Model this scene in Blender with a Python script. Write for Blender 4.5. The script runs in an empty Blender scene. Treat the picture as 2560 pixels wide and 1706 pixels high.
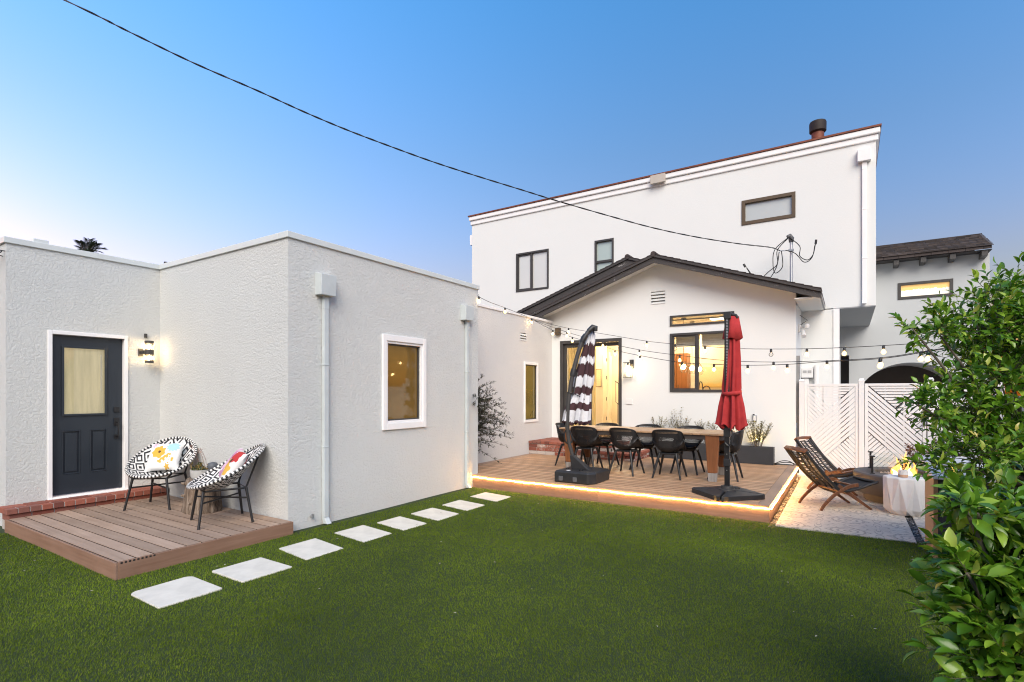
import bpy, bmesh, math, random
import numpy as np
from mathutils import Vector, Matrix, Euler
random.seed(7); RNG = np.random.default_rng(11)
R = math.radians; PI = math.pi
scene = bpy.context.scene
COL = scene.collection

# ------------------------------------------------------------------ camera, sky, sun, exposure
YAW = 32.45
cam_d = bpy.data.cameras.new('camera'); cam = bpy.data.objects.new('camera', cam_d); COL.objects.link(cam)
cam.location = (0, 0, 1.6); cam.rotation_euler = (R(90), 0, R(YAW))
cam_d.sensor_width = 36; cam_d.lens = 1320 / 2560 * 36; cam_d.shift_y = (980 - 853) / 2560
cam_d.clip_start = 0.05; cam_d.clip_end = 2000
scene.camera = cam

SKY_EL, SKY_AZ = 4.0, 264.0        # afterglow of the sun that has just gone down on the left
SUN_EL, SUN_AZ = 38.0, 145.0      # azimuth clockwise from +Y: soft fill added behind the camera, not the sky's sun
world = bpy.data.worlds.new('World'); scene.world = world; world.use_nodes = True
wn, wl = world.node_tree.nodes, world.node_tree.links
wn.clear()
w_out = wn.new('ShaderNodeOutputWorld'); w_bg = wn.new('ShaderNodeBackground')
w_sky = wn.new('ShaderNodeTexSky'); w_sky.sky_type = 'NISHITA'; w_sky.sun_disc = False
w_sky.sun_elevation = R(SKY_EL); w_sky.sun_rotation = R(SKY_AZ)
w_sky.altitude = 0; w_sky.air_density = 1.9; w_sky.dust_density = 0.5; w_sky.ozone_density = 4.8
w_hs = wn.new('ShaderNodeHueSaturation'); w_hs.inputs['Saturation'].default_value = 1.0; w_hs.inputs['Hue'].default_value = 0.505; wl.new(w_sky.outputs[0], w_hs.inputs['Color'])
# dusk colouring of the whole sky dome: rosy towards the horizon, clear blue overhead
w_tc = wn.new('ShaderNodeTexCoord'); w_sx = wn.new('ShaderNodeSeparateXYZ'); wl.new(w_tc.outputs['Generated'], w_sx.inputs[0])
w_rp = wn.new('ShaderNodeValToRGB'); w_e = w_rp.color_ramp.elements; w_e.new(0.5)
for _i, (_p, _c) in enumerate(((0.22, (1.03, 0.75, 0.97)), (0.40, (0.84, 0.79, 0.92)), (0.60, (0.62, 0.89, 1.03)))): w_e[_i].position = _p; w_e[_i].color = (*_c, 1)
wl.new(w_sx.outputs[2], w_rp.inputs[0])
w_mx = wn.new('ShaderNodeMix'); w_mx.data_type = 'RGBA'; w_mx.blend_type = 'MULTIPLY'; w_mx.inputs[0].default_value = 1.0
wl.new(w_hs.outputs[0], w_mx.inputs[6]); wl.new(w_rp.outputs[0], w_mx.inputs[7]); wl.new(w_mx.outputs[2], w_bg.inputs['Color'])
wl.new(w_bg.outputs[0], w_out.inputs['Surface'])
w_bg.inputs['Strength'].default_value = 0.16
sun_d = bpy.data.lights.new('sun', 'SUN'); sun_d.energy = 0.84; sun_d.angle = R(45); sun_d.color = (1.0, 0.90, 0.785)
sun = bpy.data.objects.new('sun', sun_d); COL.objects.link(sun)
_sd = Vector((math.sin(R(SUN_AZ)) * math.cos(R(SUN_EL)), math.cos(R(SUN_AZ)) * math.cos(R(SUN_EL)), math.sin(R(SUN_EL))))
sun.rotation_euler = _sd.to_track_quat('Z', 'Y').to_euler(); sun.location = (0, -8, 6)
scene.view_settings.view_transform = 'Standard'; scene.view_settings.look = 'None'
scene.view_settings.exposure = 2.55; scene.view_settings.gamma = 1
scene.render.engine = 'CYCLES'
scene.cycles.filter_width = 1.1
scene.cycles.max_bounces = 8; scene.cycles.transparent_max_bounces = 24
scene.cycles.sample_clamp_indirect = 6.0
try:
    scene.cycles.use_denoising = True; scene.cycles.denoiser = 'OPENIMAGEDENOISE'
except Exception: pass

# ------------------------------------------------------------------ object helpers
ORG = {}
def tag(o, label=None, cat=None, group=None, kind=None):
    if label: o['label'] = label
    if cat: o['category'] = cat
    if group: o['group'] = group
    if kind: o['kind'] = kind
    return o
def thing(name, label, cat, loc=(0, 0, 0), rotz=0.0, group=None):
    o = bpy.data.objects.new(name, None); COL.objects.link(o)
    o.empty_display_size = 0.1; o.location = loc; o.rotation_euler = (0, 0, rotz)
    ORG[o] = Vector(loc)
    return tag(o, label, cat, group)
def copy_tree(o, parent=None, loc=None, rotz=None, label=None, group=None):
    c = o.copy(); COL.objects.link(c)
    if parent: c.parent = parent
    if loc is not None: c.location = loc
    if rotz is not None: c.rotation_euler = (0, 0, rotz)
    if label: c['label'] = label
    if group: c['group'] = group
    for ch in list(o.children): copy_tree(ch, c)
    return c

class MB:
    def __init__(s): s.v = []; s.f = []; s.mi = []; s.cur = 0
    def add(s, vs, fs):
        b = len(s.v); s.v += [tuple(v) for v in vs]
        for f in fs: s.f.append([b + i for i in f]); s.mi.append(s.cur)
        return s
    def hexa(s, p):   # 8 points: bottom ring 0-3, top ring 4-7
        return s.add(p, [(3, 2, 1, 0), (4, 5, 6, 7), (0, 1, 5, 4), (1, 2, 6, 5), (2, 3, 7, 6), (3, 0, 4, 7)])
    def box(s, x0, x1, y0, y1, z0, z1):
        return s.hexa([(x0, y0, z0), (x1, y0, z0), (x1, y1, z0), (x0, y1, z0), (x0, y0, z1), (x1, y0, z1), (x1, y1, z1), (x0, y1, z1)])
    def board(s, x0, x1, y0, y1, z0, z1, e=0.004):   # board with long edges coloured dark for gap shade (second material)
        s.cur = 0; s.box(x0, x1, y0, y1, z1 - e, z1); s.cur = 1; s.box(x0 + .001, x1 - .001, y0 + .001, y1 - .001, z0, z1 - e - .0003); s.cur = 0
        return s
    def fbox(s, fc, u0, u1, z0, z1, d0, d1):
        return s.hexa([fc(u0, z0, d0), fc(u1, z0, d0), fc(u1, z0, d1), fc(u0, z0, d1), fc(u0, z1, d0), fc(u1, z1, d0), fc(u1, z1, d1), fc(u0, z1, d1)])
    def ring(s, fc, u0, u1, z0, z1, w, d0, d1, wt=None, wb=None):
        wt = w if wt is None else wt; wb = w if wb is None else wb
        s.fbox(fc, u0, u0 + w, z0, z1, d0, d1); s.fbox(fc, u1 - w, u1, z0, z1, d0, d1)
        s.fbox(fc, u0 + w, u1 - w, z1 - wt, z1, d0, d1); s.fbox(fc, u0 + w, u1 - w, z0, z0 + wb, d0, d1)
        return s
    def bar(s, p, q, w, h, up=(0, 0, 1), w2=None, h2=None):
        p = Vector(p); q = Vector(q); d = (q - p).normalized(); up = Vector(up)
        sx = d.cross(up)
        if sx.length < 1e-4: sx = d.cross(Vector((1, 0, 0)))
        sx.normalize(); sy = sx.cross(d).normalized()
        w2 = w if w2 is None else w2; h2 = h if h2 is None else h2
        c = []
        for (o, a, b) in ((p, w, h), (q, w2, h2)):
            c += [o - sx * a / 2 - sy * b / 2, o + sx * a / 2 - sy * b / 2, o + sx * a / 2 + sy * b / 2, o - sx * a / 2 + sy * b / 2]
        return s.hexa(c)
    def tube(s, pts, r, n=8, cap=True):
        pts = [Vector(p) for p in pts]; m = len(pts)
        rs = r if isinstance(r, (list, tuple)) else [r] * m
        b = len(s.v); prev = None
        for i, p in enumerate(pts):
            t = (pts[min(i + 1, m - 1)] - pts[max(i - 1, 0)]).normalized()
            if prev is None:
                ref = Vector((0, 0, 1)) if abs(t.z) < 0.9 else Vector((1, 0, 0))
                a = t.cross(ref).normalized()
            else:
                a = prev - t * prev.dot(t)
                a = a.normalized() if a.length > 1e-5 else t.orthogonal().normalized()
            prev = a; c = t.cross(a)
            for k in range(n):
                an = 2 * PI * k / n
                s.v.append(tuple(p + (a * math.cos(an) + c * math.sin(an)) * rs[i]))
        for i in range(m - 1):
            for k in range(n):
                s.f.append([b + i * n + k, b + i * n + (k + 1) % n, b + (i + 1) * n + (k + 1) % n, b + (i + 1) * n + k]); s.mi.append(s.cur)
        if cap:
            s.f.append([b + k for k in range(n)][::-1]); s.mi.append(s.cur)
            s.f.append([b + (m - 1) * n + k for k in range(n)]); s.mi.append(s.cur)
        return s
    def lathe(s, prof, n=24, c=(0, 0, 0), fn=None):
        b = len(s.v); m = len(prof)
        for i, (r, z) in enumerate(prof):
            for k in range(n):
                an = 2 * PI * k / n; rr = r * (fn(an, i) if fn else 1)
                s.v.append((c[0] + rr * math.cos(an), c[1] + rr * math.sin(an), c[2] + z))
        for i in range(m - 1):
            for k in range(n):
                s.f.append([b + i * n + k, b + i * n + (k + 1) % n, b + (i + 1) * n + (k + 1) % n, b + (i + 1) * n + k]); s.mi.append(s.cur)
        if prof[0][0] > 1e-6: s.f.append([b + k for k in range(n)][::-1]); s.mi.append(s.cur)
        if prof[-1][0] > 1e-6: s.f.append([b + (m - 1) * n + k for k in range(n)]); s.mi.append(s.cur)
        return s
    def prism(s, poly, fc, d0, d1):   # polygon in (u, z) of a face frame, extruded between depths
        n = len(poly); vs = [fc(u, z, d0) for u, z in poly] + [fc(u, z, d1) for u, z in poly]
        return s.add(vs, [list(range(n))[::-1], list(range(n, 2 * n))] + [(i, (i + 1) % n, n + (i + 1) % n, n + i) for i in range(n)])
    def panel(s, fc, u0, u1, z0, z1, holes, d0, d1):  # wall slab with openings, d0 outer .. d1 inner
        us = sorted({u0, u1, *[h[0] for h in holes], *[h[1] for h in holes]}); zs = sorted({z0, z1, *[h[2] for h in holes], *[h[3] for h in holes]})
        us = [u for u in us if u0 - 1e-6 <= u <= u1 + 1e-6]; zs = [z for z in zs if z0 - 1e-6 <= z <= z1 + 1e-6]
        def solid(i, j):
            if i < 0 or j < 0 or i >= len(us) - 1 or j >= len(zs) - 1: return False
            u = (us[i] + us[i + 1]) / 2; z = (zs[j] + zs[j + 1]) / 2
            return not any(h[0] < u < h[1] and h[2] < z < h[3] for h in holes)
        for i in range(len(us) - 1):
            for j in range(len(zs) - 1):
                if not solid(i, j): continue
                a, b, c, e = us[i], us[i + 1], zs[j], zs[j + 1]
                s.add([fc(a, c, d0), fc(b, c, d0), fc(b, e, d0), fc(a, e, d0)], [(0, 1, 2, 3)])
                s.add([fc(a, c, d1), fc(b, c, d1), fc(b, e, d1), fc(a, e, d1)], [(3, 2, 1, 0)])
                if not solid(i - 1, j): s.add([fc(a, c, d0), fc(a, e, d0), fc(a, e, d1), fc(a, c, d1)], [(0, 1, 2, 3)])
                if not solid(i + 1, j): s.add([fc(b, c, d0), fc(b, c, d1), fc(b, e, d1), fc(b, e, d0)], [(0, 1, 2, 3)])
                if not solid(i, j - 1): s.add([fc(a, c, d0), fc(a, c, d1), fc(b, c, d1), fc(b, c, d0)], [(0, 1, 2, 3)])
                if not solid(i, j + 1): s.add([fc(a, e, d0), fc(b, e, d0), fc(b, e, d1), fc(a, e, d1)], [(0, 1, 2, 3)])
        return s
    def xform(s, M, start=0):
        for i in range(start, len(s.v)): s.v[i] = tuple(M @ Vector(s.v[i]))
        return s
    def build(s, name, mats, parent=None, world=False, smooth=None, bevel=0.0, recalc=True, weld=False, seg=2):
        org = Vector((0, 0, 0))
        if parent is not None:
            org = ORG.get(parent, Vector((0, 0, 0)))
        off = org if world else Vector((0, 0, 0))
        me = bpy.data.meshes.new(name)
        me.from_pydata([(v[0] - off.x, v[1] - off.y, v[2] - off.z) for v in s.v], [], s.f)
        if not isinstance(mats, (list, tuple)): mats = [mats]
        for m in mats: me.materials.append(m)
        if len(mats) > 1: me.polygons.foreach_set('material_index', s.mi)
        if recalc or weld:
            bm = bmesh.new(); bm.from_mesh(me)
            if weld: bmesh.ops.remove_doubles(bm, verts=bm.verts, dist=1e-5)
            if recalc: bmesh.ops.recalc_face_normals(bm, faces=bm.faces)
            bm.to_mesh(me); bm.free()
        if smooth is not None:
            me.shade_smooth(); me.set_sharp_from_angle(angle=R(smooth))
        me.update()
        o = bpy.data.objects.new(name, me); COL.objects.link(o)
        if bevel:
            b = o.modifiers.new('bevel', 'BEVEL'); b.width = bevel; b.segments = seg; b.limit_method = 'ANGLE'; b.angle_limit = R(40)
        if parent is not None:
            o.parent = parent
        ORG[o] = org
        return o

def fy(Y, sgn=-1): return lambda u, z, d: (u, Y + sgn * d, z)     # faces -Y by default, d outwards
def fx(X, sgn=1): return lambda u, z, d: (X + sgn * d, u, z)      # faces +X by default
def catmull(P, n=8):
    P = [Vector(p) for p in P]; out = []
    for i in range(len(P) - 1):
        p0 = P[max(i - 1, 0)]; p1 = P[i]; p2 = P[i + 1]; p3 = P[min(i + 2, len(P) - 1)]
        for k in range(n):
            t = k / n
            out.append(0.5 * ((2 * p1) + (p2 - p0) * t + (2 * p0 - 5 * p1 + 4 * p2 - p3) * t * t + (3 * p1 - p0 - 3 * p2 + p3) * t ** 3))
    out.append(P[-1]); return out
def big_mesh(name, V, F3, mats, parent=None, mi=None, smooth=False, F4=None):   # numpy mesh of triangles / quads
    me = bpy.data.meshes.new(name); V = np.asarray(V, np.float32)
    n3 = 0 if F3 is None else len(F3); n4 = 0 if F4 is None else len(F4)
    loops = np.concatenate(([np.asarray(F3, np.int32).ravel()] if n3 else []) + ([np.asarray(F4, np.int32).ravel()] if n4 else []))
    starts = np.concatenate((np.arange(n3) * 3, n3 * 3 + np.arange(n4) * 4)).astype(np.int32)
    me.vertices.add(len(V)); me.vertices.foreach_set('co', V.ravel())
    me.loops.add(len(loops)); me.loops.foreach_set('vertex_index', loops)
    me.polygons.add(n3 + n4); me.polygons.foreach_set('loop_start', starts)
    if not isinstance(mats, (list, tuple)): mats = [mats]
    for m in mats: me.materials.append(m)
    if mi is not None: me.polygons.foreach_set('material_index', np.asarray(mi, np.int32))
    me.update(calc_edges=True); me.validate()
    if smooth: me.shade_smooth()
    o = bpy.data.objects.new(name, me); COL.objects.link(o)
    if parent is not None: o.parent = parent
    ORG[o] = ORG.get(parent, Vector((0, 0, 0)))
    return o

# ------------------------------------------------------------------ materials
class NT:
    def __init__(s, name):
        s.m = bpy.data.materials.new(name); s.m.use_nodes = True
        s.t = s.m.node_tree; s.n = s.t.nodes; s.l = s.t.links
        s.b = s.n['Principled BSDF']; s.out = s.n['Material Output']; s._co = None
    def node(s, typ, **kw):
        n = s.n.new(typ)
        for k, v in kw.items(): setattr(n, k, v)
        return n
    def set(s, sock, v):
        if isinstance(v, bpy.types.NodeSocket): s.l.new(v, sock)
        else:
            if isinstance(v, (tuple, list)) and len(v) == 3 and sock.type == 'RGBA': v = (*v, 1)
            sock.default_value = v
    def co(s, kind='Object'):
        if s._co is None: s._co = s.node('ShaderNodeTexCoord')
        return s._co.outputs[kind]
    def map(s, scale=(1, 1, 1), loc=(0, 0, 0), rot=(0, 0, 0), kind='Object'):
        n = s.node('ShaderNodeMapping'); s.l.new(s.co(kind), n.inputs[0])
        n.inputs['Scale'].default_value = scale; n.inputs['Location'].default_value = loc; n.inputs['Rotation'].default_value = rot
        return n.outputs[0]
    def noise(s, scale=5, detail=4, rough=0.5, dist=0.0, vec=None, out='Fac'):
        n = s.node('ShaderNodeTexNoise'); s.l.new(vec if vec is not None else s.co(), n.inputs['Vector'])
        n.inputs['Scale'].default_value = scale; n.inputs['Detail'].default_value = detail
        n.inputs['Roughness'].default_value = rough; n.inputs['Distortion'].default_value = dist
        return n.outputs[out]
    def voro(s, scale=5, feature='F1', vec=None, out='Distance', rand=1.0):
        n = s.node('ShaderNodeTexVoronoi'); n.feature = feature; s.l.new(vec if vec is not None else s.co(), n.inputs['Vector'])
        n.inputs['Scale'].default_value = scale; n.inputs['Randomness'].default_value = rand
        return n.outputs[out]
    def math(s, op, a, b=0.0, c=0.0):
        n = s.node('ShaderNodeMath', operation=op)
        s.set(n.inputs[0], a); s.set(n.inputs[1], b); s.set(n.inputs[2], c)
        return n.outputs[0]
    def ramp(s, fac, stops, interp='LINEAR'):
        n = s.node('ShaderNodeValToRGB'); n.color_ramp.interpolation = interp; e = n.color_ramp.elements
        while len(e) < len(stops): e.new(0.5)
        for i, (p, c) in enumerate(stops): e[i].position = p; e[i].color = (*c, 1) if len(c) == 3 else c
        s.l.new(fac, n.inputs[0]); return n.outputs[0]
    def mix(s, fac, a, b, mode='MIX'):
        n = s.node('ShaderNodeMix', data_type='RGBA', blend_type=mode)
        s.set(n.inputs[0], fac); s.set(n.inputs[6], a); s.set(n.inputs[7], b); return n.outputs[2]
    def bump(s, h, strength=0.3, dist=0.01):
        n = s.node('ShaderNodeBump'); n.inputs['Strength'].default_value = strength; n.inputs['Distance'].default_value = dist
        s.l.new(h, n.inputs['Height']); s.l.new(n.outputs[0], s.b.inputs['Normal']); return n
    def sep(s, vec):
        n = s.node('ShaderNodeSeparateXYZ'); s.l.new(vec, n.inputs[0]); return n.outputs
    def island(s):
        return s.node('ShaderNodeNewGeometry').outputs['Random Per Island']
    def base(s, c): s.set(s.b.inputs['Base Color'], c); return s
    def rough(s, v): s.set(s.b.inputs['Roughness'], v); return s
    def metal(s, v): s.b.inputs['Metallic'].default_value = v; return s
    def emit(s, c, k): s.set(s.b.inputs['Emission Color'], c); s.b.inputs['Emission Strength'].default_value = k; return s

def plain(name, c, rough=0.5, metal=0.0, var=0.08, vs=6.0, bump=0.0, bs=60.0):
    t = NT(name); f = t.noise(vs, 5, 0.6)
    lo = tuple(x * (1 - var) for x in c); hi = tuple(min(1, x * (1 + var)) for x in c)
    t.base(t.ramp(f, [(0.3, lo), (0.7, hi)])); t.metal(metal)
    t.rough(t.math('MULTIPLY_ADD', f, 0.2, rough - 0.1))
    if bump: t.bump(t.noise(bs, 4, 0.6), bump, 0.004)
    return t.m
def glow(name, c, k):
    t = NT(name); t.base(c).emit(c, k); return t.m
def glass(name, tint=(1, 1, 1), fres=1.25, rough=0.0, base_refl=0.03):
    t = NT(name); t.n.remove(t.b)
    tr = t.node('ShaderNodeBsdfTransparent'); tr.inputs[0].default_value = (*tint, 1)
    gl = t.node('ShaderNodeBsdfGlossy'); gl.inputs['Roughness'].default_value = rough
    fr = t.node('ShaderNodeFresnel'); fr.inputs['IOR'].default_value = fres
    mx = t.node('ShaderNodeMixShader'); t.l.new(t.math('ADD', fr.outputs[0], base_refl), mx.inputs[0])
    t.l.new(tr.outputs[0], mx.inputs[1]); t.l.new(gl.outputs[0], mx.inputs[2]); t.l.new(mx.outputs[0], t.out.inputs[0]); return t.m
def stucco(name, c, strength, scale, var=0.05, lace=True):
    t = NT(name)
    v = t.map((1, 1, 1))
    big = t.noise(0.9, 4, 0.6); n1 = t.noise(scale, 8, 0.68, 0.5); n2 = t.noise(scale * 4.2, 4, 0.7)
    if lace:
        r1 = t.ramp(n1, [(0.38, (0, 0, 0)), (0.54, (0.9,) * 3), (0.75, (1, 1, 1))])
        h = t.math('ADD', t.math('MULTIPLY', r1, 0.55), t.math('MULTIPLY', n2, 0.75))
    else:
        h = t.math('ADD', t.math('MULTIPLY', n1, 0.5), t.math('MULTIPLY', n2, 0.4))
    stain = t.noise(0.5, 5, 0.7, 0.5, vec=t.map((1.6, 1.6, 0.35)))
    cc = t.ramp(t.math('ADD', t.math('MULTIPLY', big, 0.6), t.math('MULTIPLY', stain, 0.4)), [(0.3, tuple(x * (1 - var) for x in c)), (0.7, tuple(min(1, x * (1 + var * 0.5)) for x in c))])
    t.base(cc).rough(0.92); t.bump(h, strength, 0.018)
    return t.m
def wood(name, c1, c2, axis='X', scale=1.0, rough=0.6, board=None, bump=0.15):
    t = NT(name); s = [22 * scale] * 3; s['XYZ'.index(axis)] = 1.1 * scale
    isl = t.island()
    cmb = t.node('ShaderNodeCombineXYZ'); t.set(cmb.inputs[0], t.math('MULTIPLY', isl, 37.0)); t.set(cmb.inputs[1], t.math('MULTIPLY', isl, 91.0)); t.set(cmb.inputs[2], t.math('MULTIPLY', isl, 53.0))
    va = t.node('ShaderNodeVectorMath', operation='ADD'); t.l.new(t.map(tuple(s)), va.inputs[0]); t.l.new(cmb.outputs[0], va.inputs[1])
    g = t.noise(1.0, 8, 0.65, 0.6, vec=va.outputs[0])
    blot = t.noise(2.2, 4, 0.6)
    f = t.math('ADD', t.math('MULTIPLY', g, 0.65), t.math('MULTIPLY', blot, 0.35))
    cc = t.ramp(f, [(0.32, c1), (0.68, c2)])
    tone = t.math('MULTIPLY_ADD', isl, 0.36, 0.82)
    cm = t.node('ShaderNodeCombineColor'); [t.l.new(tone, cm.inputs[i]) for i in range(3)]
    t.base(t.mix(1.0, cc, cm.outputs[0], 'MULTIPLY')).rough(t.math('MULTIPLY_ADD', g, 0.25, rough - 0.12))
    t.bump(g, bump, 0.004); return t.m
def weathered_grey(name): return wood(name, (0.16, 0.14, 0.12), (0.5, 0.47, 0.43), 'Z', 1.6, 0.85)

M = {}
M['studio'] = stucco('studio_stucco', (0.66, 0.672, 0.65), 0.72, 36.0)
M['wing'] = stucco('wing_stucco', (0.66, 0.65, 0.63), 0.55, 34.0)
M['house'] = stucco('house_stucco', (0.69, 0.70, 0.682), 0.25, 34.0, 0.02, False)
M['greywall'] = stucco('grey_stucco', (0.455, 0.475, 0.48), 0.10, 34.0, 0.03, False)
M['flash'] = plain('painted_flashing', (0.58, 0.615, 0.605), 0.4, 0, 0.04, 3)
M['pipe'] = plain('painted_downspout', (0.50, 0.545, 0.55), 0.45, 0, 0.07, 5)
M['whitepaint'] = plain('white_trim_paint', (0.80, 0.79, 0.78), 0.4, 0, 0.03, 4)
M['vinyl'] = plain('white_vinyl', (0.70, 0.695, 0.685), 0.35, 0, 0.02, 3)
M['door'] = plain('dark_slate_door_paint', (0.020, 0.027, 0.036), 0.38, 0, 0.1, 3, 0.04, 120)
M['black'] = plain('black_metal', (0.012, 0.012, 0.013), 0.4, 0.0, 0.15, 8)
M['bronze'] = plain('dark_bronze_frame', (0.045, 0.042, 0.040), 0.45, 0.0, 0.1, 6)
M['brownframe'] = plain('brown_window_frame', (0.085, 0.055, 0.028), 0.5, 0, 0.1, 6)
M['copper'] = plain('oxidised_copper', (0.16, 0.045, 0.022), 0.6, 0.2, 0.35, 7)
M['flue'] = plain('sooty_metal', (0.022, 0.014, 0.011), 0.7, 0.2, 0.35, 12)
M['beige'] = plain('beige_box', (0.46, 0.41, 0.35), 0.6)
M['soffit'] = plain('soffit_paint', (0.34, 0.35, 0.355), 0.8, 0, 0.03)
M['darkvoid'] = plain('dark_void_shade', (0.02, 0.016, 0.013), 0.8)  # near-black colour stands in for shade inside vents and under decks
M['passage'] = plain('dim_passage_paint', (0.09, 0.075, 0.062), 0.85)
M['charcoal'] = plain('charcoal_composite', (0.032, 0.033, 0.036), 0.6, 0, 0.12, 10, 0.1, 90)
M['plastic'] = plain('black_plastic', (0.020, 0.020, 0.021), 0.45, 0, 0.15, 10, 0.06, 150)
M['steel'] = plain('galvanised_steel', (0.45, 0.46, 0.47), 0.35, 0.8, 0.12, 12)
M['boardedge'] = plain('board_edge_shade', (0.020, 0.013, 0.010), 0.9)  # dark colour paints the shade in the gaps between deck boards
M['deckboard'] = wood('composite_deck_board', (0.25, 0.168, 0.118), (0.40, 0.288, 0.215), 'X', 0.8, 0.62)
M['deckboard2'] = wood('composite_deck_board_warm', (0.40, 0.222, 0.115), (0.62, 0.385, 0.225), 'X', 0.8, 0.5)
M['fascia'] = wood('deck_fascia_y', (0.20, 0.105, 0.062), (0.32, 0.19, 0.125), 'Y', 1.2, 0.6)
M['fasciax'] = wood('deck_fascia_x', (0.19, 0.105, 0.066), (0.31, 0.19, 0.130), 'X', 1.2, 0.6)
M['teak'] = wood('oiled_teak', (0.19, 0.066, 0.020), (0.36, 0.135, 0.046), 'Z', 1.2, 0.5)
M['teaktop'] = wood('teak_table_slats', (0.34, 0.20, 0.105), (0.52, 0.34, 0.20), 'Y', 1.2, 0.55)
M['greywood'] = weathered_grey('weathered_teak')
M['walnut'] = wood('walnut_frame', (0.085, 0.030, 0.012), (0.21, 0.085, 0.034), 'Z', 1.5, 0.45)
M['stone'] = plain('white_paver', (0.635, 0.60, 0.52), 0.85, 0, 0.12, 5, 0.2, 60)
M['concrete'] = plain('grey_concrete', (0.42, 0.42, 0.40), 0.8, 0, 0.1, 8, 0.15, 60)
M['whitecon'] = plain('white_concrete', (0.68, 0.67, 0.65), 0.7, 0, 0.06, 5, 0.1, 50)
M['whitecer'] = plain('white_ceramic', (0.70, 0.68, 0.65), 0.35)
M['terracotta'] = plain('raw_terracotta', (0.50, 0.30, 0.19), 0.75)
M['soil'] = plain('potting_soil', (0.03, 0.022, 0.016), 0.95, 0, 0.4, 40, 0.6, 60)
M['cord'] = plain('black_cable', (0.012, 0.012, 0.012), 0.55)
M['clear'] = glass('clear_glass', (0.97, 0.98, 0.97))
M['bulbglass'] = glass('bulb_glass', (0.98, 0.96, 0.92), 1.3)
M['interior'] = plain('interior_cream_paint', (0.74, 0.67, 0.52), 0.8, 0, 0.02)
M['intfloor'] = wood('interior_oak_floor', (0.34, 0.20, 0.10), (0.50, 0.32, 0.18), 'X', 0.8, 0.4)
M['bulb'] = glow('lit_bulb', (1.0, 0.64, 0.28), 95)
M['sconcebulb'] = glow('lit_sconce', (1.0, 0.70, 0.36), 22)
M['led'] = glow('led_strip_light', (1.0, 0.50, 0.13), 15)
M['downlight'] = glow('lit_ceiling_light', (1.0, 0.80, 0.52), 5.0)
M['addedlight'] = glow('added_room_light', (1.0, 0.80, 0.54), 150)  # strong glow for lamps added to brighten the hall and kitchen back
def fire(name, c, k, p):
    t = NT(name); t.n.remove(t.b); em = t.node('ShaderNodeEmission'); em.inputs[0].default_value = (*c, 1); em.inputs[1].default_value = k; tr = t.node('ShaderNodeBsdfTransparent')
    lw = t.node('ShaderNodeLayerWeight'); lw.inputs[0].default_value = 0.5; f = t.math('POWER', t.math('SUBTRACT', 1.0, lw.outputs['Facing']), p); mx = t.node('ShaderNodeMixShader')
    t.l.new(f, mx.inputs[0]); t.l.new(tr.outputs[0], mx.inputs[1]); t.l.new(em.outputs[0], mx.inputs[2]); t.l.new(mx.outputs[0], t.out.inputs[0]); return t.m
M['bulbhalo'] = fire('bulb_glare_shell', (1.0, 0.58, 0.18), 1.1, 1.8)  # glowing shell, fading at its rim, imitates glare round lit bulbs
M['flame'] = fire('fire', (1.0, 0.38, 0.07), 0.75, 1.4)
M['flamecore'] = fire('fire_core', (1.0, 0.60, 0.20), 3, 1.0)
# ------------------------------------------------------------------ more materials for the setting
def brick_mat(name, whitewash=0.0):
    t = NT(name); isl = t.island(); n = t.noise(26, 5, 0.65); n2 = t.noise(7, 4, 0.7)
    c = t.ramp(isl, [(0.0, (0.16, 0.045, 0.030)), (0.35, (0.30, 0.085, 0.050)), (0.7, (0.36, 0.115, 0.070)), (1.0, (0.20, 0.085, 0.065))])
    c = t.mix(t.math('MULTIPLY', n, 0.5), c, (0.10, 0.045, 0.04))
    if whitewash:
        w = t.ramp(t.math('ADD', t.math('MULTIPLY', n, 0.5), t.math('MULTIPLY', t.math('ADD', n2, isl), 0.33)), [(0.56, (0, 0, 0)), (0.68, (whitewash,) * 3)])
        c = t.mix(w, c, (0.50, 0.47, 0.43))
    t.base(c).rough(0.9); t.bump(n, 0.5, 0.006); return t.m
M['brick'] = brick_mat('red_brick'); M['brickwash'] = brick_mat('worn_painted_brick', 0.8)
M['mortar'] = plain('mortar', (0.42, 0.38, 0.34), 0.95, 0, 0.2, 30, 0.5, 70)
def roof_mat():
    t = NT('asphalt_shingles'); vec = t.map((1, 1, 1)); 
    br = t.node('ShaderNodeTexBrick'); t.l.new(t.co('UV'), br.inputs['Vector']) if False else t.l.new(vec, br.inputs['Vector'])
    br.inputs['Scale'].default_value = 1.0; br.inputs['Brick Width'].default_value = 0.32; br.inputs['Row Height'].default_value = 0.13
    br.inputs['Mortar Size'].default_value = 0.008
    br.inputs['Color1'].default_value = (0.035, 0.026, 0.024, 1); br.inputs['Color2'].default_value = (0.075, 0.058, 0.054, 1); br.inputs['Mortar'].default_value = (0.01, 0.008, 0.008, 1)
    g = t.noise(60, 4, 0.7)
    t.base(t.mix(t.math('MULTIPLY', g, 0.5), br.outputs[0], (0.05, 0.04, 0.038))).rough(0.9); t.bump(t.math('ADD', g, br.outputs['Fac']), 0.4, 0.01); return t.m
M['shingle'] = roof_mat()
def fascia_mat():   # dark rake boards with flaking paint
    t = NT('flaking_dark_fascia'); n = t.noise(3.5, 6, 0.7, 0.6, vec=t.map((1.0, 1.0, 3.0))); n2 = t.noise(38, 4, 0.7)
    f = t.math('MULTIPLY', t.ramp(n, [(0.60, (0, 0, 0)), (0.68, (1, 1, 1))]), t.ramp(n2, [(0.52, (0, 0, 0)), (0.58, (1, 1, 1))]))
    t.base(t.mix(f, t.ramp(n2, [(0.3, (0.030, 0.027, 0.026)), (0.7, (0.060, 0.054, 0.052))]), (0.42, 0.40, 0.38))).rough(0.7); t.bump(n2, 0.2, 0.004); return t.m
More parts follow.
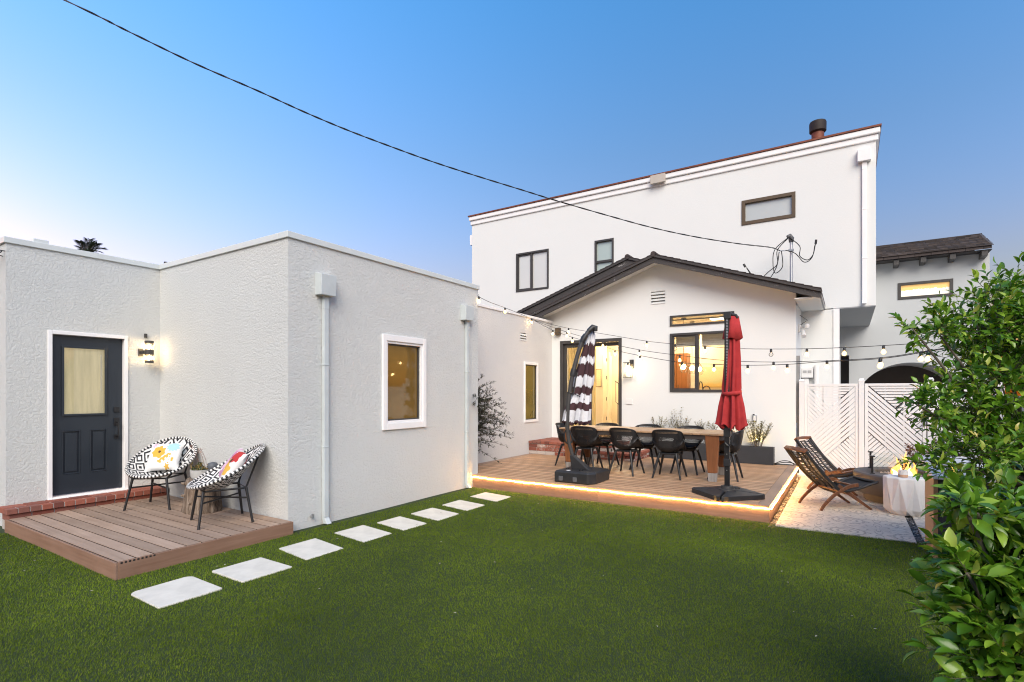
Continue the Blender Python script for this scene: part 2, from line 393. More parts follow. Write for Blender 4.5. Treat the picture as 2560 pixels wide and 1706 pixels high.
M['rake'] = fascia_mat()

# ------------------------------------------------------------------ ground, lawn, patio
def lawn_h(x, y):
    h = 0.022 * np.sin(1.9 * x + 0.7 * y + 0.5) + 0.024 * np.sin(0.8 * x - 2.3 * y + 1.7) + 0.010 * np.sin(3.4 * x + 2.9 * y) + 0.008 * np.sin(5.1 * x - 1.2 * y + 2.0)
    flat = np.clip((x + 4.25) / 1.0, 0.12, 1.0)          # tamer beside the studio
    return h * flat * np.clip((7.3 - y) / 1.6, 0.12, 1.0) - 0.012
t = NT('dark_soil_ground'); n = t.noise(1.5, 6, 0.7); t.base(t.ramp(n, [(0.3, (0.06, 0.055, 0.045)), (0.7, (0.14, 0.13, 0.11))])).rough(0.95)
g = MB().add([(-300, -300, -0.09), (300, -300, -0.09), (300, 300, -0.09), (-300, 300, -0.09)], [(0, 1, 2, 3)]).build('ground', t.m); tag(g, 'bare ground around the yard', 'ground', kind='structure')
t = NT('turf_backing'); n = t.noise(40, 5, 0.7); t.base(t.ramp(n, [(0.3, (0.012, 0.022, 0.004)), (0.7, (0.03, 0.05, 0.01))])).rough(0.95); M['turfbase'] = t.m
LX0, LX1, LY0, LY1 = -12.0, 6.0, -3.0, 7.20
nx, ny = 150, 90
gx, gy = np.meshgrid(np.linspace(LX0, LX1, nx), np.linspace(LY0, LY1, ny))
V = np.stack([gx.ravel(), gy.ravel(), lawn_h(gx, gy).ravel()], 1)
idx = np.arange(nx * ny).reshape(ny, nx)
F4 = np.stack([idx[:-1, :-1].ravel(), idx[:-1, 1:].ravel(), idx[1:, 1:].ravel(), idx[1:, :-1].ravel()], 1)
lawn = big_mesh('lawn', V, None, M['turfbase'], F4=F4, smooth=True); tag(lawn, 'green lawn of short turf between the studio and the decks', 'lawn', kind='structure')
STONES = [(-4.84, -4.30, 1.90, 2.38), (-4.80, -4.30, 2.54, 3.01), (-4.92, -4.35, 3.22, 3.70), (-4.92, -4.35, 3.92, 4.38), (-4.87, -4.34, 4.51, 4.94), (-4.85, -4.31, 5.09, 5.55), (-4.86, -4.34, 5.72, 6.17), (-4.88, -4.34, 6.42, 6.86)]
def stone_poly(s, k):
    rr = random.Random(40 + k); x0, x1, y0, y1 = s
    sk = 0.05 * (rr.random() - 0.3) if k < 2 else 0.06
    return [(x0 + rr.uniform(-.01, .01), y0 + sk), (x1 + rr.uniform(-.01, .01), y0 - sk * .4), (x1 + rr.uniform(-.01, .01), y1 - sk), (x0, y1 + sk * .4)]
POLYS = [stone_poly(s, k) for k, s in enumerate(STONES)]
def inside_poly(px, py, poly, m=0.0):
    r = np.ones_like(px, bool)
    for i in range(4):
        (ax, ay), (bx, by) = poly[i], poly[(i + 1) % 4]; L = math.hypot(bx - ax, by - ay)
        r &= ((bx - ax) * (py - ay) - (by - ay) * (px - ax)) / L > -m
    return r
# turf blades
def turf():
    def scatter(n, x0, x1, y0, y1):
        return RNG.uniform(x0, x1, n), RNG.uniform(y0, y1, n)
    xs, ys = scatter(1800000, -9.6, 2.4, 0.4, 7.18)
    Fv = (-math.sin(R(YAW)), math.cos(R(YAW))); dep = xs * Fv[0] + ys * Fv[1]; lat = xs * Fv[1] - ys * Fv[0]
    keep = (dep > 2.2) & (np.abs(lat) < dep * 1.06 + 0.5)
    keep &= RNG.random(len(xs)) < np.clip(3.4 / np.maximum(dep, 1), 0.33, 1.0) ** 1.2
    keep &= ~((xs < -5.30) & (ys > 1.99)) & ~((xs < -5.40) & (ys > 3.7)) & ~((xs < -8.1) & (ys > 1.95)) & ~((xs > -5.4) & (xs < -0.74) & (ys > 7.12))
    edge = 7.09 + 0.012 * np.sin(xs * 21) + 0.01 * np.sin(xs * 47)
    keep &= ~((xs > -0.80) & (ys > edge))
    for p in POLYS: keep &= ~inside_poly(xs, ys, p, -0.004)
    xs, ys, dep = xs[keep], ys[keep], dep[keep]; n = len(xs)
    wide = 0.0029 * np.clip(dep / 3.2, 1, 2.0); hgt = RNG.uniform(0.010, 0.020, n)
    flow = 1.3 * np.sin(0.9 * xs + 0.4) + 1.1 * np.cos(1.1 * ys + 0.5 * xs); an = flow + RNG.normal(0, 0.9, n); lean = RNG.uniform(0.05, 0.75, n) * hgt
    wa = RNG.uniform(0, 2 * PI, n); z = lawn_h(xs, ys) - 0.002
    b0 = np.stack([xs - np.cos(wa) * wide / 2, ys - np.sin(wa) * wide / 2, z], 1); b1 = np.stack([xs + np.cos(wa) * wide / 2, ys + np.sin(wa) * wide / 2, z], 1)
    tip = np.stack([xs + np.cos(an) * lean, ys + np.sin(an) * lean, z + hgt], 1)
    Vv = np.stack([b0, b1, tip], 1).reshape(-1, 3); Ff = np.arange(3 * n).reshape(n, 3)
    t = NT('turf_blade'); isl = t.island(); patch = t.math('ADD', t.math('MULTIPLY', t.noise(0.8, 4, 0.6), 0.6), t.math('MULTIPLY', t.noise(4.5, 4, 0.65, 0.8), 0.4))
    c = t.ramp(isl, [(0.0, (0.060, 0.092, 0.005)), (0.45, (0.125, 0.192, 0.009)), (0.8, (0.182, 0.262, 0.015)), (0.93, (0.20, 0.25, 0.03)), (1.0, (0.24, 0.23, 0.07))])
    c = t.mix(t.math('MULTIPLY', t.ramp(patch, [(0.40, (0, 0, 0)), (0.60, (1, 1, 1))]), 0.62), c, (0.062, 0.098, 0.007))
    t.base(c).rough(0.75); t.b.inputs['Specular IOR Level'].default_value = 0.12
    o = big_mesh('turf', Vv, Ff, t.m); tag(o, 'short green turf blades covering the lawn', 'grass', kind='stuff')
turf()
def litter():
    n = 75; V = []; F = []
    r = random.Random(3)
    for i in range(n):
        x = r.uniform(-7.5, 1.0); y = r.uniform(1.4, 6.9)
        if x < -5.3 and y > 1.9: continue
        if r.random() < 0.35: x, y = r.uniform(-0.6, 0.9), r.uniform(3.0, 6.6)
        z = float(lawn_h(np.array(x), np.array(y))) + r.uniform(0.018, 0.030); a = r.uniform(0, 6.28); L = r.uniform(0.008, 0.020); w = L * r.uniform(0.3, 0.5)
        c, s = math.cos(a), math.sin(a); b = len(V)
        for (u, v, dz) in ((-L, 0, 0), (0, -w, 0.004), (L, 0, 0.002), (0, w, 0.006)): V.append((x + u * c - v * s, y + u * s + v * c, z + dz))
        F.append((b, b + 1, b + 2, b + 3))
    t = NT('dry_petal'); t.base(t.ramp(t.island(), [(0, (0.26, 0.23, 0.15)), (1, (0.50, 0.47, 0.38))])).rough(0.8)
    tag(big_mesh('fallen_petals', V, None, t.m, F4=F), 'pale dry petals scattered over the lawn', 'petals', kind='stuff')
litter()
stone_where = ['first white square paver, cut by the small deck corner, nearest the camera', 'second white paver from the camera beside the small deck end', 'white paver beside the studio corner and small deck end', 'white paver at the foot of the nearer studio downspout', 'white paver past the nearer downspout, before the studio window', 'white paver below the far side of the studio window', 'white paver before the farther studio downspout', 'last white paver, touching the lit deck front']
for k, p in enumerate(POLYS):
    m = MB(); cx = sum(a for a, _ in p) / 4; cy = sum(b for _, b in p) / 4
    pts = []
    for i in range(4):    # rounded corners
        a = Vector(p[i - 1] + (0,)); b = Vector(p[i] + (0,)); c = Vector(p[(i + 1) % 4] + (0,)); rr = 0.05 if (k < 1 and i in (0, 3)) else 0.012
        d1 = (a - b).normalized(); d2 = (c - b).normalized()
        for q in range(5):
            f = q / 4; pts.append(((b + d1 * rr * (1 - f) + d2 * rr * f) * 0.5 + (b + d1 * rr * (1 - f) ** 2 + d2 * rr * f ** 2) * 0.5))
    n = len(pts); z0, z1 = -0.05, -0.001
    m.add([(q.x - cx, q.y - cy, z0) for q in pts] + [(q.x - cx, q.y - cy, z1) for q in pts], [list(range(n))[::-1], list(range(n, 2 * n))] + [(i, (i + 1) % n, n + (i + 1) % n, n + i) for i in range(n)])
    o = m.build('stepping_stone', M['stone'], bevel=0.004); o.location = (cx, cy, 0)
    tag(o, stone_where[k], 'stepping stone', 'white stepping stones along the studio')

def tile_mat():
    t = NT('patterned_patio_tile'); s = t.sep(t.map((1, 1, 1)))
    P = 0.60
    def fr(x): return t.math('SUBTRACT', t.math('FRACT', t.math('DIVIDE', x, P)), 0.5)
    a, b = fr(s[0]), fr(s[1]); r = t.math('SQRT', t.math('ADD', t.math('MULTIPLY', a, a), t.math('MULTIPLY', b, b))); an = t.math('ARCTAN2', b, a)
    petal = t.math('MULTIPLY', t.math('ABSOLUTE', t.math('COSINE', t.math('MULTIPLY', an, 4.0))), 0.46)
    d1 = t.math('ABSOLUTE', t.math('SUBTRACT', r, petal)); l1 = t.math('LESS_THAN', d1, 0.028)
    d2 = t.math('ABSOLUTE', t.math('SUBTRACT', r, t.math('MULTIPLY', petal, 0.55))); l2 = t.math('LESS_THAN', d2, 0.026)
    aa, bb = t.math('ABSOLUTE', a), t.math('ABSOLUTE', b)
    dc = t.math('SUBTRACT', t.math('ADD', aa, bb), 0.62); l3 = t.math('LESS_THAN', t.math('ABSOLUTE', dc), 0.022)
    c2 = t.math('SUBTRACT', 0.5, aa); e2 = t.math('SUBTRACT', 0.5, bb); rc = t.math('SQRT', t.math('ADD', t.math('MULTIPLY', c2, c2), t.math('MULTIPLY', e2, e2)))
    l4 = t.math('LESS_THAN', t.math('ABSOLUTE', t.math('SUBTRACT', t.math('FRACT', t.math('MULTIPLY', rc, 9.0)), 0.5)), 0.19)
    l4 = t.math('MULTIPLY', l4, t.math('LESS_THAN', rc, 0.30))
    line = t.math('MAXIMUM', t.math('MAXIMUM', l1, l2), t.math('MAXIMUM', l3, l4))
    wear = t.ramp(t.noise(45, 5, 0.7), [(0.40, (0.15,) * 3), (0.62, (1,) * 3)])
    body = t.ramp(t.noise(5, 5, 0.7), [(0.3, (0.56, 0.50, 0.405)), (0.7, (0.66, 0.60, 0.495))])
    # slab joints
    js = t.math('ADD', t.math('LESS_THAN', t.math('ABSOLUTE', t.math('SUBTRACT', t.math('FRACT', t.math('DIVIDE', t.math('SUBTRACT', s[1], 8.47), 1.04)), 0.5)), 0.004), 0.0)
    c = t.mix(t.math('MULTIPLY', t.math('MULTIPLY', line, wear), 0.80), body, (0.11, 0.10, 0.09))
    t.base(t.mix(js, c, (0.06, 0.05, 0.045))).rough(0.75); t.bump(t.noise(60, 4, 0.6), 0.1, 0.004); return t.m
m = MB().box(-0.735, 0.62, 7.05, 11.44, -0.05, 0.0).box(0.70, 3.2, 6.75, 11.44, -0.05, 0.0)
tag(m.build('patio', tile_mat(), bevel=0.004), 'patio of pale tiles printed with grey star rosettes', 'patio', kind='structure')
m = MB().box(-3.0, 8.0, 11.44, 30, -0.06, -0.012)
tag(m.build('driveway', M['concrete']), 'concrete drive behind the white fence', 'driveway', kind='structure')
def pebbles():
    V = []; F = []; r = random.Random(9)
    strips = [(-0.80, -0.738, 7.0, 11.4, 900), (0.625, 0.695, 6.6, 11.2, 700)]
    ico = [(0, 0, 1), (0.89, 0, 0.45), (0.28, 0.85, 0.45), (-0.72, 0.53, 0.45), (-0.72, -0.53, 0.45), (0.28, -0.85, 0.45), (0.72, 0.53, -0.45), (-0.28, 0.85, -0.45), (-0.89, 0, -0.45), (-0.28, -0.85, -0.45), (0.72, -0.53, -0.45), (0, 0, -1)]
    fs = [(0, 1, 2), (0, 2, 3), (0, 3, 4), (0, 4, 5), (0, 5, 1), (1, 6, 2), (2, 7, 3), (3, 8, 4), (4, 9, 5), (5, 10, 1), (6, 7, 2), (7, 8, 3), (8, 9, 4), (9, 10, 5), (10, 6, 1), (11, 7, 6), (11, 8, 7), (11, 9, 8), (11, 10, 9), (11, 6, 10)]
    for x0, x1, y0, y1, n in strips:
        for i in range(n):
            x, y = r.uniform(x0, x1), r.uniform(y0, y1); s = r.uniform(0.008, 0.019); a = r.uniform(0, 6.28); c, q = math.cos(a), math.sin(a); b = len(V); e = r.uniform(1.0, 1.6); h = r.uniform(0.5, 0.8)
            for (u, v, w) in ico: V.append((x + (u * e * c - v * q) * s, y + (u * e * q + v * c) * s, -0.022 + w * s * h))
            F += [tuple(b + k for k in f) for f in fs]
    t = NT('dark_pebble'); t.base(t.ramp(t.island(), [(0, (0.02, 0.02, 0.02)), (0.7, (0.07, 0.065, 0.06)), (1, (0.42, 0.38, 0.33))])).rough(0.6)
    tag(big_mesh('pebbles', V, F, t.m, smooth=True), 'dark pebbles in the narrow strips beside the patio tiles', 'pebbles', kind='stuff')
pebbles()

# ------------------------------------------------------------------ left studio building
XA, YB, XD, YW, ZT, YE = -5.405, 3.724, -8.42, 2.06, 3.38, 7.40
studio = thing('studio_building', 'flat roofed grey white stucco studio with a dark door and narrow window', 'building', (XD, YB, 0))
m = MB(); WT = 0.22
win_h = (5.235, 5.935, 1.16, 2.28)
m.panel(fx(XA), YB, YE, -0.1, ZT, [win_h], 0, -WT)
m.panel(fy(YB), XD, XA - WT, -0.1, ZT, [], 0, -WT)
door_h = (2.473, 3.293, 0.27, 2.345)
m.panel(fx(XD), YW, YB, -0.1, ZT, [door_h], 0, -WT)
m.panel(fy(YW), -13.0, XD - WT, -0.1, ZT, [], 0, -WT)
m.panel(lambda u, z, d: (u, YE + d, z), -6.4, XA - WT, -0.1, ZT, [], 0, -WT)
m.build('wall', M['studio'], studio, world=True)
m = MB()    # flat roof
m.add([(-13, YW, ZT + .02), (XD, YW, ZT + .02), (XD, YE, ZT + .02), (-13, YE, ZT + .02)], [(0, 1, 2, 3)]); m.add([(XD, YB, ZT + .02), (XA, YB, ZT + .02), (XA, YE, ZT + .02), (XD, YE, ZT + .02)], [(0, 1, 2, 3)])
m.build('roof', M['concrete'], studio, world=True, recalc=False)
m = MB()    # metal coping
c0, c1, pr = ZT - 0.012, ZT + 0.062, 0.022
m.box(XA - 0.16, XA + pr, YB - pr, YE + pr, c0, c1); m.box(XD + pr + .002, XA - 0.162, YB - pr, YB + 0.16, c0, c1)
m.box(XD - 0.16, XD + pr, YW - pr, YB + 0.16, c0, c1 - .002); m.box(-13, XD - 0.162, YW - pr, YW + 0.16, c0, c1 - .002)
m.build('coping', M['flash'], studio, world=True, bevel=0.006)
m = MB(); m.box(-13, XD + 0.002, YW + 0.25, YW + 0.4, ZT + 0.05, ZT + 0.105); m.box(XD - 0.42, XD - 0.27, YW + 0.4, YB + 1.2, ZT + 0.05, ZT + 0.105)
m.build('gravel_stop', M['flash'], studio, world=True, bevel=0.006)
m = MB().tube([(-9.97, 4.5, ZT), (-9.97, 4.5, 3.85)], 0.03, 8); m.build('vent_pipe', M['flue'], studio, world=True, smooth=40)
# narrow window
fA = fx(XA)
w = MB(); w.ring(fA, 5.165, 6.046, 1.07, 2.395, 0.072, -0.02, 0.030, wb=0.09, wt=0.085); w.ring(fA, 5.237, 5.974, 1.16, 2.31, 0.034, -0.06, 0.012)
w = w.build('window', M['whitepaint'], studio, world=True, bevel=0.005)
s = MB().ring(fA, 5.271, 5.94, 1.194, 2.276, 0.020, -0.075, -0.022).build('sash', M['bronze'], w, world=True)
def shade_mat(name, c, e, streak='Y'):
    t = NT(name); n = t.noise(3, 4, 0.6, vec=t.map((1, 6, 0.6))); cc = t.ramp(n, [(0.3, tuple(x * 0.75 for x in c)), (0.7, c)]); t.base(cc).rough(0.8).emit(cc, e); return t.m
def dark_pane(name, c, e):
    t = NT(name); n = t.noise(1.1, 3, 0.5, vec=t.map((1, 1, 1.6))); cc = t.ramp(n, [(0.3, tuple(x * 0.55 for x in c)), (0.7, c)])
    t.base(cc).rough(0.035).emit(cc, e); t.b.inputs['IOR'].default_value = 1.75
    t.bump(t.noise(26, 2, 0.5), 0.012, 0.01); return t.m
M['brownpane'] = dark_pane('lit_brown_window_pane', (0.105, 0.060, 0.015), 0.14)
M['olivepane'] = dark_pane('lit_olive_window_pane', (0.10, 0.070, 0.016), 0.17)
MB().fbox(fA, 5.285, 5.925, 1.208, 2.262, -0.07, -0.05).build('pane', M['brownpane'], w, world=True)
# door
fD = fx(XD)
d = MB(); d.ring(fD, 2.448, 3.318, 0.245, 2.372, 0.045, -0.16, 0.018, wb=0.03)
d.fbox(fD, 2.44, 3.326, 0.235, 0.262, 0.018, 0.05)
d.build('door_frame', M['whitepaint'], studio, world=True, bevel=0.004)
dr = MB(); gl = (2.612, 3.076, 1.300, 2.180); u0, u1, z0, z1 = 2.497, 3.269, 0.285, 2.322
pans = [(2.605, 2.800, 0.535, 1.10), (2.900, 3.095, 0.535, 1.10)]
dr.panel(fD, u0, u1, z0, z1, [gl] + pans, -0.05, -0.095)
for p in pans:
    dr.fbox(fD, p[0], p[1], p[2], p[3], -0.095, -0.068)
    a = 0.035; dr.fbox(fD, p[0] + a, p[1] - a, p[2] + a, p[3] - a, -0.068, -0.054)
    dr.ring(fD, p[0] + .002, p[1] - .002, p[2] + .002, p[3] - .002, 0.012, -0.068, -0.047)
door = dr.build('door', M['door'], studio, world=True, bevel=0.004)
MB().ring(fD, gl[0] - .012, gl[1] + .012, gl[2] - .012, gl[3] + .012, 0.026, -0.048, -0.030).build('glazing_bead', M['door'], door, world=True, bevel=0.004)
M['blindlit'] = shade_mat('lit_door_blind', (0.62, 0.52, 0.32), 0.10)
MB().fbox(fD, gl[0], gl[1], gl[2], gl[3], -0.085, -0.078).build('blind', M['blindlit'], door, world=True)
MB().fbox(fD, gl[0], gl[1], gl[2], gl[3], -0.066, -0.060).build('pane', M['clear'], door, world=True)
MB().fbox(fD, 3.030, 3.036, 1.62, 2.10, -0.076, -0.070).build('blind_wand', M['whitepaint'], door, world=True)
h = MB(); h.fbox(fD, 3.168, 3.232, 1.320, 1.395, -0.05, -0.030).build('deadbolt', M['black'], door, world=True, bevel=0.006)
h = MB(); h.fbox(fD, 3.170, 3.230, 1.135, 1.245, -0.05, -0.036); h.fbox(fD, 3.176, 3.224, 0.955, 1.015, -0.05, -0.036); h.tube([(XD - .04, 3.20, 1.19), (XD + .018, 3.20, 1.17), (XD + .022, 3.20, 1.08), (XD + .012, 3.20, 1.0), (XD - .04, 3.20, 0.985)], 0.009, 8)
h.build('handle', M['black'], door, world=True, bevel=0.004)
def downspout(parent, fc, ua, ub, zt, zb, pu0, pu1, zfoot, mtl):
    q = MB(); q.hexa([fc(ua, zb, 0.0), fc(ub, zb, 0.0), fc(ub, zb, 0.115), fc(ua, zb, 0.115), fc(ua, zt, 0.0), fc(ub, zt, 0.0), fc(ub, zt - .025, 0.125), fc(ua, zt - .025, 0.125)])
    lead = q.build('leader_head', mtl, parent, world=True, bevel=0.006)
    q = MB(); q.fbox(fc, pu0, pu1, zfoot + .05, zb, 0.008, 0.054); q.fbox(fc, pu0 - .003, pu1 + .003, zb - .16, zb - .001, 0.005, 0.057)
    for zz in (zfoot + 0.9, zfoot + 1.9): q.fbox(fc, pu0 - .006, pu1 + .006, zz, zz + .02, 0.003, 0.058)
    q.hexa([fc(pu0, zfoot - .02, 0.03), fc(pu1, zfoot - .02, 0.03), fc(pu1, zfoot - .02, 0.11), fc(pu0, zfoot - .02, 0.11), fc(pu0, zfoot + .05, 0.008), fc(pu1, zfoot + .05, 0.008), fc(pu1, zfoot + .05, 0.054), fc(pu0, zfoot + .05, 0.054)])
    return q.build('downspout', mtl, parent, world=True, bevel=0.005)
downspout(studio, fA, 4.085, 4.305, 3.04, 2.765, 4.178, 4.246, 0.02, M['pipe'])
downspout(studio, fA, 6.905, 7.125, 3.05, 2.785, 7.022, 7.086, 0.02, M['pipe'])
q = MB().tube([(XA, 4.02, 0.12), (XA + .05, 4.02, 0.12)], 0.012, 8).tube([(XA + .045, 4.02, 0.15), (XA + .045, 4.02, 0.10)], 0.014, 8); q.build('hose_bib', M['steel'], studio, world=True, smooth=40)
q = MB(); q.tube(catmull([(XD - .02, YW - .03, 3.26), (XD + .02, YW - .10, 3.20), (XD - .06, YW - .16, 3.27), (XD - .16, YW - .12, 3.20), (XD - .25, YW - .05, 3.26)]), 0.006, 6); q.tube([(XD - .02, YW, 3.27), (XD - .02, YW - .17, 3.27)], 0.006, 6); q.tube([(XD - .1, YW, 3.22), (XD - .1, YW - .15, 3.24)], 0.006, 6)
q.build('wire_bracket', M['black'], studio, world=True, smooth=50)

# ------------------------------------------------------------------ main house
YG, YS = 11.51, 13.0
GX0, GX1 = -6.15, -0.843
house = thing('house', 'white stucco house with a gabled wing before a tall upper storey', 'building', (GX0, YG, 0))
# low flat wing continuing the studio wall
fW = fx(GX0)
m = MB(); m.panel(fW, YE, YG, -0.1, 3.30, [(10.215, 10.745, 0.965, 2.225), (10.02, 10.27, 2.755, 2.925)], 0, -0.2)
wing = m.build('side_wing', M['wing'], house, world=True)
MB().box(GX0 - 0.14, GX0 + 0.02, YE + 0.025, YG - 0.002, 3.29, 3.345).build('coping', M['whitepaint'], wing, world=True, bevel=0.005)
w = MB().ring(fW, 10.165, 10.80, 0.905, 2.28, 0.052, -0.01, 0.022, wt=0.06, wb=0.06).build('window', M['whitepaint'], house, world=True, bevel=0.004)
MB().ring(fW, 10.217, 10.748, 0.965, 2.22, 0.018, -0.06, -0.012).build('sash', M['bronze'], w, world=True)
MB().fbox(fW, 10.232, 10.732, 0.98, 2.205, -0.055, -0.035).build('pane', M['olivepane'], w, world=True)
def louvre(parent, fc, u0, u1, z0, z1, n, mback):
    q = MB(); 
    for i in range(n):
        za = z0 + (z1 - z0) * (i + 0.42) / n; zb = z0 + (z1 - z0) * (i + 1.0) / n
        q.hexa([fc(u0, za - .01, 0.012), fc(u1, za - .01, 0.012), fc(u1, za - .03, 0.012), fc(u0, za - .03, 0.012), fc(u0, zb, -0.05), fc(u1, zb, -0.05), fc(u1, zb - .012, -0.06), fc(u0, zb - .012, -0.06)])
    v = q.build('vent', M['house'], parent, world=True)
    MB().fbox(fc, u0, u1, z0, z1, -0.13, -0.10).build('vent_screen', mback, v, world=True)
louvre(house, fW, 10.02, 10.27, 2.755, 2.925, 3, M['darkvoid'])
# gabled wing
DX0, DX1, DZ0, DZ1 = -5.92, -4.35, 0.50, 2.835
WX0, WX1, WZ0, WZ1 = -3.255, -1.95, 1.595, 2.86
TX0, TX1, TZ0, TZ1 = -3.255, -1.95, 3.015, 3.245
VX0, VX1, VZ0, VZ1 = -3.67, -3.36, 3.53, 3.81
fG = fy(YG)
RX, RZ = -3.48, 4.43           # ridge line (soffit side)
sl = (4.46 - 3.07) / (RX + 6.9 if False else 3.19)    # pitch of the right slope
SR = 0.342
SLP = 0.342
m = MB(); ze = 3.28
m.panel(fG, GX0, GX1, -0.1, ze, [(DX0, DX1, DZ0, DZ1), (WX0, WX1, WZ0, WZ1), (TX0, TX1, TZ0, TZ1)], 0, -0.2)
def zr(x): return 4.425 - (SR * (x - RX) if x > RX else SLP * (RX - x))
# gable head split round the vent
def head(x0, x1, zb=ze):
    P = [(x0, zb), (x1, zb), (x1, zr(x1))] + ([(RX, zr(RX))] if x0 < RX < x1 else []) + [(x0, zr(x0))]
    n = len(P); vs = [fG(u, z, 0) for u, z in P] + [fG(u, z, -0.2) for u, z in P]
    m.add(vs, [list(range(n)), list(range(n, 2 * n))[::-1]])
head(-7.0, GX0 - .001, 3.10); head(GX0, VX0); head(VX1, GX1); head(VX0, VX1, VZ1)
m.add([fG(VX0, ze, 0), fG(VX1, ze, 0), fG(VX1, VZ0, 0), fG(VX0, VZ0, 0)], [(0, 1, 2, 3)])
for (a, b) in (((VX0, VZ0), (VX1, VZ0)), ((VX1, VZ0), (VX1, VZ1)), ((VX1, VZ1), (VX0, VZ1)), ((VX0, VZ1), (VX0, VZ0))):
    m.add([fG(*a, 0), fG(*b, 0), fG(*b, -0.2), fG(*a, -0.2)], [(0, 1, 2, 3)])
m.panel(fx(GX1), YG + 0.2, YS, -0.1, 3.335, [], 0, -0.2)
m.build('gable_wall', M['house'], house, world=True, recalc=False)
louvre(house, fG, VX0 + .004, VX1 - .004, VZ0, VZ1, 4, M['darkvoid'])
# roofs: sloping slabs with rake boards
def gable_roof(rx, rz, x0, x1, y0, y1, sl_l, sl_r, name, rake_h=0.185):
    th = 0.07; q = MB()
    P = [(x0, rz - sl_l * (rx - x0)), (rx, rz), (x1, rz - sl_r * (x1 - rx))]
    for (a, b) in ((P[0], P[1]), (P[1], P[2])):
        q.hexa([(a[0], y0, a[1]), (b[0], y0, b[1]), (b[0], y1, b[1]), (a[0], y1, a[1]), (a[0], y0, a[1] + th), (b[0], y0, b[1] + th), (b[0], y1, b[1] + th), (a[0], y1, a[1] + th)])
    rf = q.build(name, M['shingle'], house, world=True)
    q = MB()
    for (a, b) in ((P[0], P[1]), (P[1], P[2])):
        ya, yb = y0 - 0.045, y0 - 0.003
        q.hexa([(a[0], ya, a[1] - rake_h + th * .6), (b[0], ya, b[1] - rake_h + th * .6), (b[0], yb, b[1] - rake_h + th * .6), (a[0], yb, a[1] - rake_h + th * .6), (a[0], ya, a[1] + th * .45), (b[0], ya, b[1] + th * .45), (b[0], yb, b[1] + th * .45), (a[0], yb, a[1] + th * .45)])
        q.hexa([(a[0], ya - .035, a[1] + th * .5), (b[0], ya - .035, b[1] + th * .5), (b[0], yb, b[1] + th * .5), (a[0], yb, a[1] + th * .5), (a[0], ya - .035, a[1] + th * 1.3), (b[0], ya - .035, b[1] + th * 1.3), (b[0], yb, b[1] + th * 1.3), (a[0], yb, a[1] + th * 1.3)])
    q.build('rake_board', M['rake'], rf, world=True)
    q = MB()
    for (a, b) in ((P[0], P[1]), (P[1], P[2])):
        q.hexa([(a[0], y0 + .002, a[1] - .02), (b[0], y0 + .002, b[1] - .02), (b[0], y1, b[1] - .02), (a[0], y1, a[1] - .02), (a[0], y0 + .002, a[1] - .003), (b[0], y0 + .002, b[1] - .003), (b[0], y1, b[1] - .003), (a[0], y1, a[1] - .003)])
    q.build('eave_soffit', M['house'], rf, world=True)
    # ragged shingle edge
    q = MB(); r = random.Random(len(name))
    for (a, b) in ((P[0], P[1]), (P[1], P[2])):
        L = math.hypot(b[0] - a[0], b[1] - a[1]); n = int(L / 0.145)
        for i in range(n):
            f0, f1 = i / n, (i + 1) / n; xa, za = a[0] + (b[0] - a[0]) * f0, a[1] + (b[1] - a[1]) * f0; xb, zb = a[0] + (b[0] - a[0]) * f1, a[1] + (b[1] - a[1]) * f1
            zo = th * 1.32; up = 0.016
            lo_, hi_ = (up, 0.003) if a[1] < b[1] else (0.003, up)
            q.hexa([(xa, y0 - .09, za + zo), (xb, y0 - .09, zb + zo), (xb, y0 + .3, zb + zo), (xa, y0 + .3, za + zo), (xa, y0 - .09, za + zo + lo_), (xb, y0 - .09, zb + zo + hi_), (xb, y0 + .3, zb + zo + hi_), (xa, y0 + .3, za + zo + lo_)])
    q.tube([(rx, y0 - .09, rz + th * 1.35), (rx, y0 + .5, rz + th * 1.35)], 0.06, 8)
    q.build('shingle_edge', M['shingle'], rf, world=True)
    return rf
gable_roof(RX, 4.43, -7.2, -0.40, YG - 0.38, YS, 0.342, 0.342, 'gable_roof', 0.122)
gable_roof(-4.41, 4.71, -8.0, -1.8, 12.10, YS - .01, 0.345, 0.345, 'rear_gable_roof', 0.20)
q = MB().box(-0.84, -0.43, YG - 0.36, YS, 3.335, 3.350); q.build('boxed_eave', M['house'], house, world=True)
# windows and the sliding door of the gabled wing
def dark_window(name, fc, u0, u1, z0, z1, mull, mtl, pane_m, fw=0.055, sash=None, dep=-0.06):
    q = MB(); q.ring(fc, u0, u1, z0, z1, fw, dep, 0.022)
    for x in mull: q.fbox(fc, x - fw * .45, x + fw * .45, z0 + fw, z1 - fw, dep, 0.010)
    w = q.build(name, mtl, house, world=True, bevel=0.004)
    xs = [u0 + fw] + [v for x in mull for v in (x - fw * .45, x + fw * .45)] + [u1 - fw]
    for i in range(0, len(xs), 2):
        if sash and i in sash: MB().ring(fc, xs[i] + .001, xs[i + 1] - .001, z0 + fw + .001, z1 - fw - .001, 0.030, dep + .005, -0.005).build('sash', mtl, w, world=True)
        MB().fbox(fc, xs[i], xs[i + 1], z0 + fw, z1 - fw, dep + .012, dep + .020).build('pane', pane_m, w, world=True)
    return w
dark_window('window', fG, WX0, WX1, WZ0, WZ1, [-2.68], M['bronze'], M['clear'], 0.05, sash=[0])
dark_window('transom_window', fG, TX0, TX1, TZ0, TZ1, [], M['bronze'], M['clear'], 0.04)
q = MB(); q.ring(fG, DX0, DX1, DZ0, DZ1, 0.075, -0.10, 0.02, wb=0.04)
sd_ = q.build('sliding_door', M['bronze'], house, world=True, bevel=0.004)
